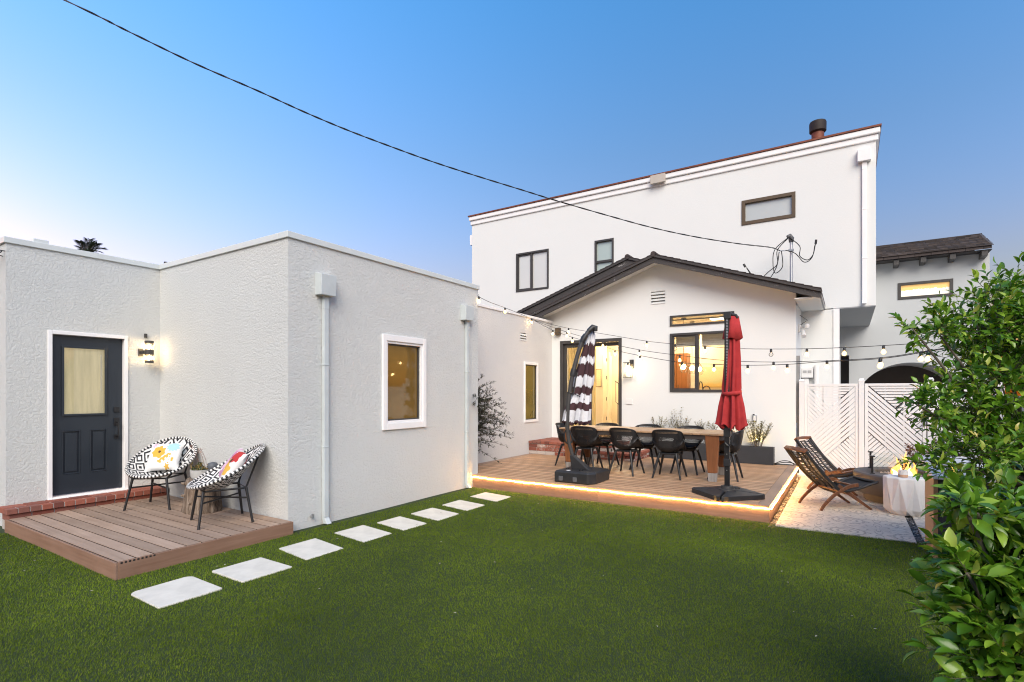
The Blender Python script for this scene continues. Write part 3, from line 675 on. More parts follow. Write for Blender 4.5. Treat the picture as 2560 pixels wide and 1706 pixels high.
q = MB(); q.ring(fG, DX0 + .076, -5.12, DZ0 + .041, DZ1 - .076, 0.07, -0.085, -0.045).build('door_leaf', M['bronze'], sd_, world=True)
MB().fbox(fG, DX0 + .146, -5.19, DZ0 + .11, DZ1 - .146, -0.068, -0.060).build('pane', M['clear'], sd_, world=True)
MB().fbox(fG, DX0 + .08, DX1 - .08, DZ1 - .16, DZ1 - .078, -0.16, -0.11).build('header_track', M['bronze'], sd_, world=True)
# interior of the gabled wing
IX0, IX1, IY1, IZ0, IZ1 = -6.6, -0.95, 15.6, 0.47, 3.36
q = MB(); q.add([(IX0, YG + .21, IZ0), (IX1, YG + .21, IZ0), (IX1, IY1, IZ0), (IX0, IY1, IZ0)], [(0, 1, 2, 3)]); q.build('interior_floor', M['intfloor'], house, world=True, recalc=False)
q = MB(); q.add([(IX0, YG + .21, IZ1), (IX1, YG + .21, IZ1), (IX1, IY1, IZ1), (IX0, IY1, IZ1)], [(3, 2, 1, 0)])
q.add([(IX0, IY1, IZ0), (IX1, IY1, IZ0), (IX1, IY1, IZ1), (IX0, IY1, IZ1)], [(0, 1, 2, 3)])
for x in (IX0, IX1): q.add([(x, YG + .21, IZ0), (x, IY1, IZ0), (x, IY1, IZ1), (x, YG + .21, IZ1)], [(0, 1, 2, 3)])
q.box(-4.75, -4.65, 12.9, IY1, IZ0, IZ1); q.box(-6.6, -5.98, 14.5, 14.6, IZ0, IZ1)
q.build('interior_wall', M['interior'], house, world=True, recalc=False)
MB().box(-6.6, -5.985, 14.46, 14.498, IZ0, IZ0 + .14).build('skirting', M['whitepaint'], house, world=True)
# upper storey
UX0, UX1, UZ0, UZ1, UY1 = -9.72, 0.484, 3.36, 6.825, 16.75
U1 = (-8.12, -7.046, 4.49, 5.60); U2 = (-5.664, -5.13, 4.35, 5.60); U3 = (-2.045, -0.958, 5.40, 5.957)
fS = fy(YS)
m = MB(); m.panel(fS, UX0, UX1, UZ0, UZ1, [U1, U2, U3], 0, -0.2); m.panel(fx(UX1), YS + .2, UY1, UZ0, UZ1, [], 0, -0.2); m.panel(fx(UX0, -1), YS + .2, UY1, -0.1, UZ1, [], 0, -0.2)
m.panel(fS, UX0, GX0 - 0.05, -0.1, UZ0, [], 0, -0.2)
m.panel(fS, GX1, -0.255, -0.1, UZ0 - .021, [], -0.002, -0.2)
m.build('upper_wall', M['house'], house, world=True)
m = MB().box(-0.255, -0.145, YS - 0.018, YS + 0.12, -0.05, UZ0 - .022); m.build('corner_board', M['whitepaint'], house, world=True)
m = MB().box(-0.26, UX1 - .003, YS + .003, UY1, UZ0 - 0.02, UZ0 - .001).build('soffit', M['soffit'], house, world=True)
m = MB(); m.box(UX0 - 0.04, UX1 + 0.04, YS - 0.035, UY1 + .02, UZ1 - 0.13, UZ1 - .002); m.box(UX0 - 0.07, UX1 + 0.07, YS - 0.075, UY1 + .05, UZ1, UZ1 + 0.12)
m.build('cornice', M['whitepaint'], house, world=True, bevel=0.02)
m = MB().box(UX0 - 0.09, UX1 + 0.09, YS - 0.095, UY1 + .08, UZ1 + 0.122, UZ1 + 0.158); m.build('roof_edge', M['copper'], house, world=True)
m = MB().fbox(fS, -4.12, -3.76, UZ1 - .09, UZ1 + .115, 0.08, 0.15); m.build('scupper', M['beige'], house, world=True, bevel=0.005)
m = MB().box(UX0 - 0.10, UX0 - .001, YS + .03, YS + .2, 6.12, 6.42); m.build('wall_bracket', M['whitepaint'], house, world=True)
m = MB(); m.lathe([(0.128, 0), (0.128, 0.58)], 20, (-0.58, 14.0, 6.97)); fl = m.build('chimney_flue', M['copper'], house, world=True, smooth=40)
m = MB(); m.lathe([(0.14, 0.57), (0.172, 0.60), (0.175, 0.79), (0.165, 0.82), (0.0, 0.83)], 20, (-0.58, 14.0, 6.97)); m.build('flue_cap', M['flue'], fl, world=True, smooth=40)
def frosted(name, c):
    t = NT(name); n = t.noise(0.9, 4, 0.5); t.base(t.ramp(n, [(0.3, tuple(x * .9 for x in c)), (0.7, c)])).rough(0.10); t.b.inputs['IOR'].default_value = 2.0; t.bump(t.noise(2.6, 2, 0.5, 1.0), 0.05, 0.05); return t.m
M['frost'] = frosted('frosted_pane', (0.50, 0.52, 0.50)); M['palepane'] = frosted('pale_reflection_pane', (0.62, 0.615, 0.585)); M['greenpane'] = frosted('greenish_pane', (0.40, 0.47, 0.43))  # pale base colour of palepane stands in for reflected sky
dark_window('slider_window', fS, *U1, [-7.60], M['bronze'], M['palepane'], 0.05, sash=[0])
w2_ = dark_window('sash_window', fS, *U2, [], M['bronze'], M['greenpane'], 0.05)
q = MB().fbox(fS, U2[0] + .05, U2[1] - .05, 5.005, 5.06, -0.04, 0.012); q.build('meeting_rail', M['bronze'], w2_, world=True)
dark_window('high_window', fS, *U3, [], M['brownframe'], M['frost'], 0.075)
downspout(house, fS, 0.168, 0.398, 6.56, 6.30, 0.247, 0.325, 3.42, M['whitepaint'])
q = MB(); q.fbox(fS, -1.75, -1.28, 3.98, 4.30, 0.0, 0.006); q.build('access_cover', M['house'], house, world=True)
# conduit on the gable side wall, doorbell and camera box
q = MB(); q.box(GX1 + .001, GX1 + .06, 11.60, 11.68, 1.0, 2.30); q.tube([(GX1 + .03, 11.63, 1.02), (GX1 + .03, 11.62, 0.4), (GX1 + .04, 11.60, 0.02)], 0.018, 6); q.tube([(GX1 + .05, 11.66, 1.02), (GX1 + .06, 11.64, 0.5), (GX1 + .03, 11.62, 0.02)], 0.014, 6); q.box(GX1 + .001, GX1 + .075, 11.585, 11.69, 0.62, 0.74)
q.build('conduit', plain('grey_conduit', (0.22, 0.225, 0.23), 0.5), house, world=True)
q = MB().fbox(fG, -4.245, -4.10, 1.32, 1.44, 0.0, 0.018); q.build('switch_cover', M['house'], house, world=True, bevel=0.003)
q = MB().fbox(fG, -6.02, -5.90, 2.98, 3.16, 0.0, 0.10); q.build('speaker_box', M['brownframe'], house, world=True, bevel=0.006)
# wall-hung utility boxes
ub = thing('utility_box', 'white electric meter cabinet on the wall above the white fence', 'utility box', (-0.72, YS, 1.7))
fU = fy(YS - 0.002)
MB().fbox(fU, -0.84, -0.62, 1.90, 2.11, 0.0, 0.13).build('cabinet', M['vinyl'], ub, world=True, bevel=0.008)
MB().fbox(fU, -0.82, -0.70, 1.50, 1.885, 0.0, 0.10).build('lower_box', M['vinyl'], ub, world=True, bevel=0.008)
q = MB(); [q.fbox(fU, u, u + .07, 2.00, 2.055, 0.131, 0.136) for u in (-0.81, -0.72)]; q.build('vent_grille', plain('grille_grey', (0.35, 0.35, 0.35)), ub, world=True)
MB().tube([(-0.56, YS - .07, 1.2), (-0.56, YS - .07, 2.16)], 0.05, 12).build('round_meter', M['vinyl'], ub, world=True, smooth=40)
fc_ = thing('security_floodlight', 'white twin head security floodlight on the gable side wall', 'floodlight', (GX1, 12.15, 2.86))
q = MB().box(GX1 + .001, GX1 + .04, 12.08, 12.20, 2.80, 2.96); q.build('mount', M['vinyl'], fc_, world=True, bevel=0.01)
q = MB().tube([(GX1 + .03, 12.12, 2.89), (GX1 + .12, 12.05, 2.90)], 0.02, 8).lathe([(0, -.05), (0.045, -.04), (0.055, 0), (0.045, 0.04), (0, .05)], 14, (GX1 + .15, 12.03, 2.91)); q.build('sensor_ball', M['vinyl'], fc_, world=True, smooth=50)
q = MB().tube([(GX1 + .08, 12.06, 2.84), (GX1 + .11, 11.92, 2.70)], [0.03, 0.045], 12); q.build('lamp_head', M['vinyl'], fc_, world=True, smooth=40)
q = MB().tube([(GX1 + .02, 12.22, 3.16), (GX1 + .16, 12.16, 3.04), (GX1 + .02, 12.2, 2.95)], 0.007, 6); q.build('bracket_arm', M['bronze'], fc_, world=True)

# ------------------------------------------------------------------ grey garage wing beyond the fence
gar = thing('garage_building', 'grey stucco building with an arched opening and dark shingle roof', 'building', (1.4, 16.7, 0))
YR = 16.76; fR = fy(YR); AX0, AX1, AZ, AT = 0.36, 2.32, 1.85, 2.345
m = MB(); W = (1.083, 2.186, 3.96, 4.385); OX0, OX1, OZ = -0.16, 0.03, 2.58
acx = (AX0 + AX1) / 2; ahw = (AX1 - AX0) / 2; rad = (ahw ** 2 + (AT - AZ) ** 2) / (2 * (AT - AZ)); azc = AT - rad
m.panel(fR, -0.6, 2.86, AT, 5.0, [W, (OX0, OX1, AT, OZ)], 0, -0.45)
m.panel(fR, -0.6, AX0, -0.1, AT, [(OX0, OX1, -0.1, AT)], 0, -0.45); m.panel(fR, AX1, 2.86, -0.1, AT, [], 0, -0.45)
N = 20
for i in range(N):
    xa = AX0 + (AX1 - AX0) * i / N; xb = AX0 + (AX1 - AX0) * (i + 1) / N
    za = azc + math.sqrt(max(rad ** 2 - (xa - acx) ** 2, 0)); zb = azc + math.sqrt(max(rad ** 2 - (xb - acx) ** 2, 0))
    m.add([fR(xa, za, 0), fR(xb, zb, 0), fR(xb, AT, 0), fR(xa, AT, 0)], [(0, 1, 2, 3)]); m.add([fR(xa, za, 0), fR(xb, zb, 0), fR(xb, zb, -.45), fR(xa, za, -.45)], [(3, 2, 1, 0)])
m.panel(fx(2.858), YR + .451, 19.5, -0.1, 5.0, [], 0, -0.2)
m.build('wall', M['greywall'], gar, world=True, recalc=False)
q = MB()
for i in range(N):
    xa = AX0 + (AX1 - AX0) * i / N; xb = AX0 + (AX1 - AX0) * (i + 1) / N
    za = azc + math.sqrt(max(rad ** 2 - (xa - acx) ** 2, 0)); zb = azc + math.sqrt(max(rad ** 2 - (xb - acx) ** 2, 0))
    q.hexa([fR(xa, za, -.451), fR(xb, zb, -.451), fR(xb, zb, -2.0), fR(xa, za, -2.0), fR(xa, za + .03, -.451), fR(xb, zb + .03, -.451), fR(xb, zb + .03, -2.0), fR(xa, za + .03, -2.0)])
q.build('arch_vault', plain('dim_vault_plaster', (0.52, 0.50, 0.48), 0.9), gar, world=True)
q = MB(); q.add([(-0.6, YR + .5, -0.1), (2.8, YR + .5, -0.1), (2.8, 19, -0.1), (-0.6, 19, -0.1)], [(0, 1, 2, 3)]); q.box(-0.6, 2.7, 19.0, 19.1, -0.1, 3.5); q.box(-0.6, 2.7, YR + .46, 19.0, 3.4, 3.5)
q.build('passage', M['passage'], gar, world=True, recalc=False)
w = MB().ring(fR, *W, 0.068, -0.05, 0.02).build('window', M['bronze'], gar, world=True, bevel=0.004)
M['litpane'] = NT('lit_room_pane'); t = M['litpane']; s_ = t.sep(t.co()); nz = t.noise(14, 3, 0.6); e = t.math('GREATER_THAN', t.math('MULTIPLY_ADD', nz, 0.10, s_[2]), 4.245)
cc = t.mix(e, (0.80, 0.74, 0.62), (0.78, 0.47, 0.17)); t.base(cc).rough(0.08).emit(cc, 0.11); M['litpane'] = t.m
MB().fbox(fR, W[0] + .068, W[1] - .068, W[2] + .068, W[3] - .068, -0.04, -0.03).build('pane', M['litpane'], w, world=True)
# roof: slope towards the yard and behind
q = MB(); e0, rdg, y0, y1, x0, x1 = 4.94, 5.56, 16.35, 17.75, -0.6, 2.83
q.hexa([(x0, y0, e0), (x1, y0, e0), (x1, y1, rdg), (x0, y1, rdg), (x0, y0, e0 + .07), (x1, y0, e0 + .07), (x1, y1, rdg + .07), (x0, y1, rdg + .07)])
q.hexa([(x0, y1, rdg), (x1, y1, rdg), (x1, 19.6, e0 - .1), (x0, 19.6, e0 - .1), (x0, y1, rdg + .07), (x1, y1, rdg + .07), (x1, 19.6, e0 - .03), (x0, 19.6, e0 - .03)])
grf = q.build('roof', M['shingle'], gar, world=True)
q = MB(); nrow = 11
for i in range(nrow):
    f0, f1 = i / nrow, (i + 1) / nrow; r = random.Random(i)
    x = x0
    while x < x1 + .02:
        wd = r.uniform(0.14, 0.34); xe = min(x + wd, x1 + .03); ya, yb = y0 - .03 + (y1 - y0) * f0, y0 - .03 + (y1 - y0) * f1 + .03
        za, zb = e0 + .072 + (rdg - e0) * f0, e0 + .072 + (rdg - e0) * f1; up = r.uniform(0.012, 0.026)
        q.hexa([(x, ya, za), (xe, ya, za), (xe, yb, zb), (x, yb, zb), (x, ya, za + up), (xe, ya, za + up), (xe, yb, zb + .004), (x, yb, zb + .004)]); x = xe + 0.004
t = NT('shingle_tabs'); t.base(t.ramp(t.island(), [(0, (0.026, 0.020, 0.018)), (1, (0.075, 0.058, 0.052))])).rough(0.9); t.bump(t.noise(90, 4, 0.7), 0.4, 0.005); M['tabs'] = t.m
q.build('shingles', M['tabs'], grf, world=True)
for xc in (1.035, 1.575, 2.135, 2.715):
    q = MB().hexa([(xc - .055, 16.40, 4.80), (xc + .055, 16.40, 4.80), (xc + .055, YR - .001, 4.78), (xc - .055, YR - .001, 4.78), (xc - .055, 16.40, 4.935), (xc + .055, 16.40, 4.935), (xc + .055, YR - .001, 4.935), (xc - .055, YR - .001, 4.935)])
    q.build('rafter_tail', M['bronze'], gar, world=True)
q = MB().box(-0.6, 2.845, YR - .36, YR, 4.925, 4.938); q.build('eave_board', M['rake'], gar, world=True)
# ------------------------------------------------------------------ decks and steps
SD = 0.134; MD = 0.188
dk = thing('small_deck', 'small low deck of grey brown boards by the dark studio door', 'deck', (-6.8, 2.86, 0))
m = MB(); x0, x1, y0, y1 = -8.15, -5.315, 2.015, 3.715; nb = 12; bw = (y1 - y0) / nb
for i in range(nb): m.board(x0, x1, y0 + i * bw + .0075, y0 + (i + 1) * bw - .0075, SD - 0.024, SD)
m.build('decking', [M['deckboard'], M['boardedge']], dk, world=True)
m = MB().box(x0 - .03, x1 + .022, 1.992, 2.014, -0.06, SD - .003); m.build('front_fascia', M['fasciax'], dk, world=True, bevel=0.003)
m = MB().box(x1 + .001, x1 + .024, 2.016, y1 - .002, -0.06, SD - .004); m.build('side_fascia', M['fascia'], dk, world=True, bevel=0.003)
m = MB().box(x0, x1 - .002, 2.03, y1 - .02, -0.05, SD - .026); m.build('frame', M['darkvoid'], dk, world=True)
m = MB(); [m.box(x1 + .0015, x1 + .0245, 2.03 + k * .032, 2.047 + k * .032, SD - .020, SD - .0045) for k in range(9)]; m.build('board_grooves', M['black'], dk, world=True)

dk2 = thing('large_deck', 'large deck of warm brown boards with a glowing light strip along its edge', 'deck', (-3.4, 9.3, 0))
x0, x1, y0, y1 = -6.145, -0.815, 7.225, 11.505; nb = 30; bw = (y1 - 7.36 - .0) / nb
m = MB(); r = random.Random(5)
for i in range(nb):
    ya, yb = 7.36 + i * bw + .013, 7.36 + (i + 1) * bw - .013; cuts = [x0 + .14]; x = x0 + r.uniform(1.2, 3.4); cuts += [x, x1 - .14]
    for k in range(2): m.board(cuts[k] + .0015, cuts[k + 1] - .0015, ya, yb, MD - .024, MD, .002)
m.build('decking', [M['deckboard2'], M['boardedge']], dk2, world=True)
m = MB(); m.box(x0, x1 - .14, 7.222, 7.358, MD - .024, MD + .0005)
m.build('front_border_board', M['deckboard2'], dk2, world=True, bevel=0.003)
mt = wood('border_board_y', (0.31, 0.185, 0.115), (0.47, 0.305, 0.205), 'Y', 0.8, 0.5); [MB().box(a_, b_, c_, y1, MD - .024, MD + .001).build('side_border_board', mt, dk2, world=True, bevel=0.003) for a_, b_, c_ in ((x1 - .139, x1, 7.222), (x0, x0 + .138, 7.40))]
m = MB(); m.box(-5.385, -3.1, 7.232, 7.255, -0.06, MD - .026); m.box(-3.098, x1 - .005, 7.232, 7.255, -0.06, MD - .026); m.build('front_fascia', M['fasciax'], dk2, world=True, bevel=0.002)
m = MB().box(x1 - .03, x1 - .006, 7.258, y1, -0.06, MD - .026); m.build('side_fascia', M['fascia'], dk2, world=True, bevel=0.002)
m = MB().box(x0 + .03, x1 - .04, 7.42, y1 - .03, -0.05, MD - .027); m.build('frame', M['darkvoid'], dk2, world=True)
# sagging light strip under the front and right edges
pts = [(-5.385 + i * 0.05, 7.221, MD - .036 + .004 * math.sin(i * .55) + .003 * math.sin(i * 1.7)) for i in range(int((5.385 - 0.812) / .05) + 1)]
pts += [(-0.796, 7.235, MD - .038)] + [(-0.800 + .003, 7.30 + i * .06, MD - .037 + .004 * math.sin(i * .5)) for i in range(70)]
m = MB().tube(pts, 0.0075, 6); m.build('light_strip', M['led'], dk2, world=True, smooth=60)

def brick_course(q, x0, x1, y0, y1, z0, z1, axis, n, gap=0.010, jit=0.003, rr=random.Random(2)):
    for i in range(n):
        if axis == 'y':
            a, b = y0 + (y1 - y0) * i / n + gap / 2, y0 + (y1 - y0) * (i + 1) / n - gap / 2; q.box(x0 + rr.uniform(-jit, jit), x1 + rr.uniform(-jit, jit), a, b, z0, z1 + rr.uniform(-jit, jit))
        else:
            a, b = x0 + (x1 - x0) * i / n + gap / 2, x0 + (x1 - x0) * (i + 1) / n - gap / 2; q.box(a, b, y0 + rr.uniform(-jit, jit), y1 + rr.uniform(-jit, jit), z0, z1 + rr.uniform(-jit, jit))
st = thing('brick_step', 'low red brick step below the dark studio door', 'step', (-8.29, 2.9, 0))
q = MB(); brick_course(q, -8.235, -8.125, 1.99, 3.71, 0.186, 0.250, 'y', 16); brick_course(q, -8.415, -8.245, 1.99, 3.71, 0.186, 0.252, 'y', 8)
brick_course(q, -8.40, -8.160, 2.02, 3.70, 0.10, 0.178, 'y', 8)
q.build('bricks', M['brick'], st, world=True, bevel=0.004, seg=1)
MB().box(-8.418, -8.170, 2.03, 3.695, -0.03, 0.187).box(-8.4, -8.132, 2.0, 3.705, .188, 0.243).build('mortar', M['mortar'], st, world=True)
st = thing('brick_steps', 'two tier worn brick steps below the open sliding door', 'step', (-5.2, 10.9, 0))
q = MB(); zt = 0.485
for k in range(11): brick_course(q, -6.145, -4.15, 10.345 + 0.104 * k if False else 10.36, 10.46, zt - .055, zt, 'x', 19) if k == 0 else None
for k in range(9): brick_course(q, -6.145, -4.15, 10.47 + k * .115, 10.575 + k * .115, zt - .055, zt - .001, 'x', 10 if k % 2 else 9)
q.build('bricks', M['brick'], st, world=True, bevel=0.004, seg=1)
q = MB(); 
for k, n in enumerate((9, 10, 9)): brick_course(q, -6.145, -4.16, 10.375, 10.47, MD + .004 + k * .079, MD + .073 + k * .079, 'x', n)
q.build('riser_bricks', M['brickwash'], st, world=True, bevel=0.004, seg=1)
q = MB(); brick_course(q, -5.0, -3.62, 10.90 - .62, 10.90 - .52, MD + .105, MD + .160, 'x', 13)
for k in range(4): brick_course(q, -4.13, -3.62, 10.40 + k * .115, 10.505 + k * .115, MD + .105, MD + .159, 'x', 3)
brick_course(q, -3.73, -3.62, 10.40, 11.45, MD + .105, MD + .160, 'y', 10)
q.build('lower_bricks', M['brick'], st, world=True, bevel=0.004, seg=1)
q = MB()
for k in range(2): brick_course(q, -4.98, -3.63, 10.295, 10.37, MD + .004 + k * .05, MD + .048 + k * .05, 'x', 7); brick_course(q, -3.72, -3.635, 10.375, 11.48, MD + .004 + k * .05, MD + .048 + k * .05, 'y', 6)
q.build('lower_riser_bricks', M['brickwash'], st, world=True, bevel=0.003, seg=1)
q = MB().box(-6.14, -4.165, 10.385, 11.50, MD, zt - .008); q.box(-4.164, -3.64, 10.39, 11.50, MD, MD + .152); q.box(-4.99, -4.2, 10.302, 10.384, MD, MD + .152); q.build('mortar', M['mortar'], st, world=True)

# ------------------------------------------------------------------ woven bowl chairs, cushions, stump table
def diamond_mat():
    t = NT('diamond_woven_rope'); s = t.sep(t.co('UV')); 
    def tri(x): return t.math('ABSOLUTE', t.math('SUBTRACT', t.math('FRACT', x), 0.5))
    a, b = tri(s[0]), tri(s[1]); d = t.math('ADD', a, b)
    f = t.math('GREATER_THAN', t.math('FRACT', t.math('MULTIPLY', d, 3.0)), 0.52)
    w = t.noise(90, 3, 0.7); c = t.mix(f, (0.72, 0.71, 0.68), (0.018, 0.018, 0.022))
    t.base(c).rough(0.85)
    cord = t.math('SINE', t.math('MULTIPLY', s[1], 150.0)); t.bump(t.math('ADD', cord, w), 0.4, 0.003); return t.m
M['diamond'] = diamond_mat()
def bowl_chair(name, label):
    root = thing(name, label, 'chair')
    NU, NR = 48, 12
    V = []; F = []; UV = []
    def P(r, an, off=0.0):      # local: faces +Y, bowl rim tilted, higher at -Y
        x = 0.375 * r * math.sin(an); y = 0.375 * r * math.cos(an)
        rim = 0.61 - 0.21 * math.cos(an) + 0.02 * math.cos(2 * an)
        s = r ** 2.2
        bot = 0.385 + 0.05 * (1 - math.cos(an)) * r
        back = -0.05 * r * (1 - math.cos(an)) if False else 0
        z = bot + (rim - bot) * s
        return (x, y * (0.80 + 0.10 * r) - 0.02 - 0.045 * (1 - math.cos(an)) * s, z + off)
    for layer, off in ((0, 0.0), (1, -0.014)):
        for i in range(NR + 1):
            for k in range(NU):
                V.append(P(max(i / NR, 0.02), 2 * PI * k / NU, off))
    n1 = (NR + 1) * NU
    for layer in (0, 1):
        b = layer * n1
        for i in range(NR):
            for k in range(NU):
                k2 = (k + 1) % NU; f = [b + i * NU + k, b + i * NU + k2, b + (i + 1) * NU + k2, b + (i + 1) * NU + k]
                F.append(f if layer == 0 else f[::-1])
        F.append([b + k for k in range(NU)])
    for k in range(NU): F.append([NR * NU + k, NR * NU + (k + 1) % NU, n1 + NR * NU + (k + 1) % NU, n1 + NR * NU + k])
    me = bpy.data.meshes.new('seat_shell'); me.from_pydata(V, [], F); me.materials.append(M['diamond'])
    uv = me.uv_layers.new(name='UVMap')
    for lp in me.loops:
        v = V[lp.vertex_index]; q = lp.vertex_index % n1; i, k = divmod(q, NU); rr = i / NR
        ang = 2 * PI * k / NU; arc = 0.375 * rr * (1 + 0.30 * rr)
        uv.data[lp.index].uv = (arc * math.sin(ang) / 0.205 + 0.5, arc * math.cos(ang) / 0.205)
    me.shade_smooth(); o = bpy.data.objects.new('seat_shell', me); COL.objects.link(o); o.parent = root; ORG[o] = Vector((0, 0, 0))
    rimp = [Vector(P(1.0, 2 * PI * k / 120)) for k in range(121)]
    q = MB()
    for k in range(120):
        q.cur = k % 2; q.tube([rimp[k], rimp[k + 1]], 0.016, 8)
    q.build('rim', [plain('white_cord_wrap', (0.72, 0.71, 0.68), 0.8), M['black']], root, smooth=50)
    q = MB(); hp = [(x, y, 0.385) for x, y in ((0.20, 0.20), (-0.20, 0.20), (-0.20, -0.22), (0.20, -0.22), (0.20, 0.20))]; q.tube(hp, 0.011, 8)
    for sx in (-1, 1):
        q.tube([(sx * .20, -.22, .385), Vector(P(0.98, PI - sx * 0.75, -.02))], 0.011, 8); q.tube([(sx * .20, .20, .385), Vector(P(0.98, sx * 0.8, -.02))], 0.011, 8)
    q.build('seat_frame', M['black'], root, smooth=50)
    for sx, sy in ((-1, 1), (1, 1), (-1, -1), (1, -1)):
        yy = .20 if sy > 0 else -.22
        q = MB().tube([(sx * .20, yy, .395), (sx * .268, yy + sy * .055, 0.0)], [0.0155, 0.0135], 10); q.build('leg', M['black'], root, smooth=50)
    q = MB().tube([(-.222, .22, .262), (.222, -.235, .262)], .010, 8); q.tube([(.222, .22, .275), (-.222, -.235, .275)], .010, 8); q.build('cross_brace', M['black'], root, smooth=50)
    return root
ch1 = bowl_chair('woven_chair', 'black and white woven bowl chair nearer the dark door, facing the lawn')
ch1.location = (-7.46, 3.29, SD); ch1.rotation_euler = (0, 0, math.atan2(-0.43, 0.32) - PI / 2); ch1['group'] = 'woven bowl chairs on the small deck'
ch2 = copy_tree(ch1, loc=(-5.99, 3.275, SD), rotz=math.atan2(-0.42, -0.31) - PI / 2 + 0.30, label='black and white woven bowl chair near the studio corner, seen from its side')

def floral_mat(name, spots, ground):
    t = NT(name); s = t.sep(t.co()); n = t.noise(18, 3, 0.6); wob = t.math('MULTIPLY', t.math('SUBTRACT', n, 0.5), 0.05)
    weave = t.noise(160, 2, 0.5); c = t.mix(t.math('MULTIPLY', weave, 0.25), ground, tuple(x * .8 for x in ground))
    for (u, v, r, col, pet) in spots:
        dx, dy = t.math('SUBTRACT', s[0], u), t.math('SUBTRACT', s[1], v); d = t.math('SQRT', t.math('ADD', t.math('MULTIPLY', dx, dx), t.math('MULTIPLY', dy, dy)))
        if pet:
            an = t.math('ARCTAN2', dy, dx); d = t.math('ADD', d, t.math('MULTIPLY', t.math('COSINE', t.math('MULTIPLY', an, float(pet))), 0.010))
        f = t.math('LESS_THAN', t.math('ADD', d, wob), r); c = t.mix(f, c, col)
    t.base(c).rough(0.9); t.bump(weave, 0.2, 0.002); return t.m
def cushion(name, label, mtl, size=0.42, th=0.13):
    n = 18; V = []; F = []
    for side in (1, -1):
        for i in range(n + 1):
            for j in range(n + 1):
                u, v = 2 * i / n - 1, 2 * j / n - 1
                e = max(0, (1 - u ** 4) * (1 - v ** 4)) ** 0.55
                pin = 1 - 0.075 * (1 - u * u) * abs(v) ** 2 ; pin2 = 1 - 0.075 * (1 - v * v) * abs(u) ** 2
                V.append((u * size / 2 * pin2, v * size / 2 * pin, side * th / 2 * e + 0.006 * math.sin(5 * u + 3 * v) * e))
    for sd in (0, 1):
        b = sd * (n + 1) ** 2
        for i in range(n):
            for j in range(n):
                f = [b + i * (n + 1) + j, b + (i + 1) * (n + 1) + j, b + (i + 1) * (n + 1) + j + 1, b + i * (n + 1) + j + 1]; F.append(f if sd == 0 else f[::-1])
    q = MB(); q.add(V, F); o = q.build(name, mtl, None, smooth=60, weld=True); return tag(o, label, 'cushion')
yel, blu, pin, org, lil = (0.66, 0.36, 0.05), (0.33, 0.54, 0.60), (0.60, 0.40, 0.52), (0.62, 0.36, 0.06), (0.45, 0.22, 0.36)
c1m = floral_mat('yellow_flower_linen', [(-0.055, 0.045, 0.082, yel, 7), (-0.05, 0.055, 0.016, (0.10, 0.05, 0.02), 0), (0.10, 0.115, 0.070, blu, 11), (-0.13, 0.155, 0.032, pin, 5), (0.095, 0.0, 0.010, org, 0), (0.095, -0.04, 0.010, org, 0), (0.093, -0.08, 0.010, org, 0), (0.09, -0.12, 0.010, org, 0), (0.02, -0.055, 0.030, org, 3), (-0.02, -0.085, 0.026, org, 3), (0.055, -0.02, 0.024, org, 3), (0.13, -0.075, 0.020, org, 2), (0.075, -0.165, 0.028, org, 5), (-0.11, -0.10, 0.040, (0.66, 0.62, 0.57), 5)], (0.70, 0.70, 0.68))
cu1 = cushion('cushion', 'white cushion with a yellow flower and a blue flower in the woven chair', c1m)
c2m = floral_mat('purple_red_flower_linen', [(0.0, 0.03, 0.085, (0.62, 0.36, 0.06), 6), (-0.05, 0.10, 0.075, lil, 7), (0.09, 0.13, 0.085, (0.45, 0.03, 0.03), 6), (-0.10, -0.03, 0.075, pin, 8), (0.06, 0.05, 0.025, (0.05, 0.02, 0.02), 4), (0.10, -0.06, 0.07, (0.62, 0.36, 0.06), 5), (-0.12, 0.15, 0.06, (0.62, 0.40, 0.5), 5), (-0.02, -0.13, 0.06, lil, 5)], (0.66, 0.64, 0.62))
cu2 = cushion('cushion', 'red, purple and yellow flower cushion in the side-on woven chair', c2m)
def seat_cushion(cu, ch, push=0.0, roll=0.0, lean=58, z=0.60, yb=-0.13):
    Rz = Matrix.Rotation(ch.rotation_euler.z, 4, 'Z')
    # local chair frame: cushion leans on the back; its local +Y goes up, +Z faces the sitter (+Y chair)
    a = R(lean); up = Vector((0, -math.cos(a), math.sin(a))); nrm = Vector((0, math.sin(a), math.cos(a))); xx = up.cross(nrm)
    L = Matrix((xx, up, nrm)).transposed().to_4x4()
    cu.matrix_world = Matrix.Translation(ch.location) @ Rz @ Matrix.Translation((push, yb, z)) @ L @ Matrix.Rotation(roll, 4, 'Z')
seat_cushion(cu1, ch1, 0.0, R(4), 55, 0.615, -0.125); seat_cushion(cu2, ch2, 0.0, R(-8), 55, 0.615, -0.125)

def stump_mat():
    t = NT('weathered_stump'); s = t.map((16, 16, 1.5)); n = t.noise(1.6, 8, 0.72, 0.8, vec=s); n2 = t.noise(3, 4, 0.6)
    t.base(t.ramp(n, [(0.34, (0.030, 0.020, 0.013)), (0.48, (0.17, 0.12, 0.082)), (0.68, (0.38, 0.31, 0.245))])).rough(0.85); t.bump(n, 0.9, 0.02); return t.m
sm = stump_mat()
stp = thing('stump_table', 'peeled tree stump used as a side table between the woven chairs', 'stump', (-6.70, 3.44, SD))
def bark(an, i): return 1 + 0.035 * math.sin(5 * an + .4 * i) + 0.025 * math.sin(11 * an + i * .25) + 0.015 * math.sin(23 * an)
q = MB().lathe([(0.205, 0), (0.212, 0.03), (0.200, 0.10), (0.192, 0.2), (0.186, 0.3), (0.178, 0.385), (0.170, 0.405)], 64, fn=bark); q.build('trunk', sm, stp, smooth=60)
q = MB()
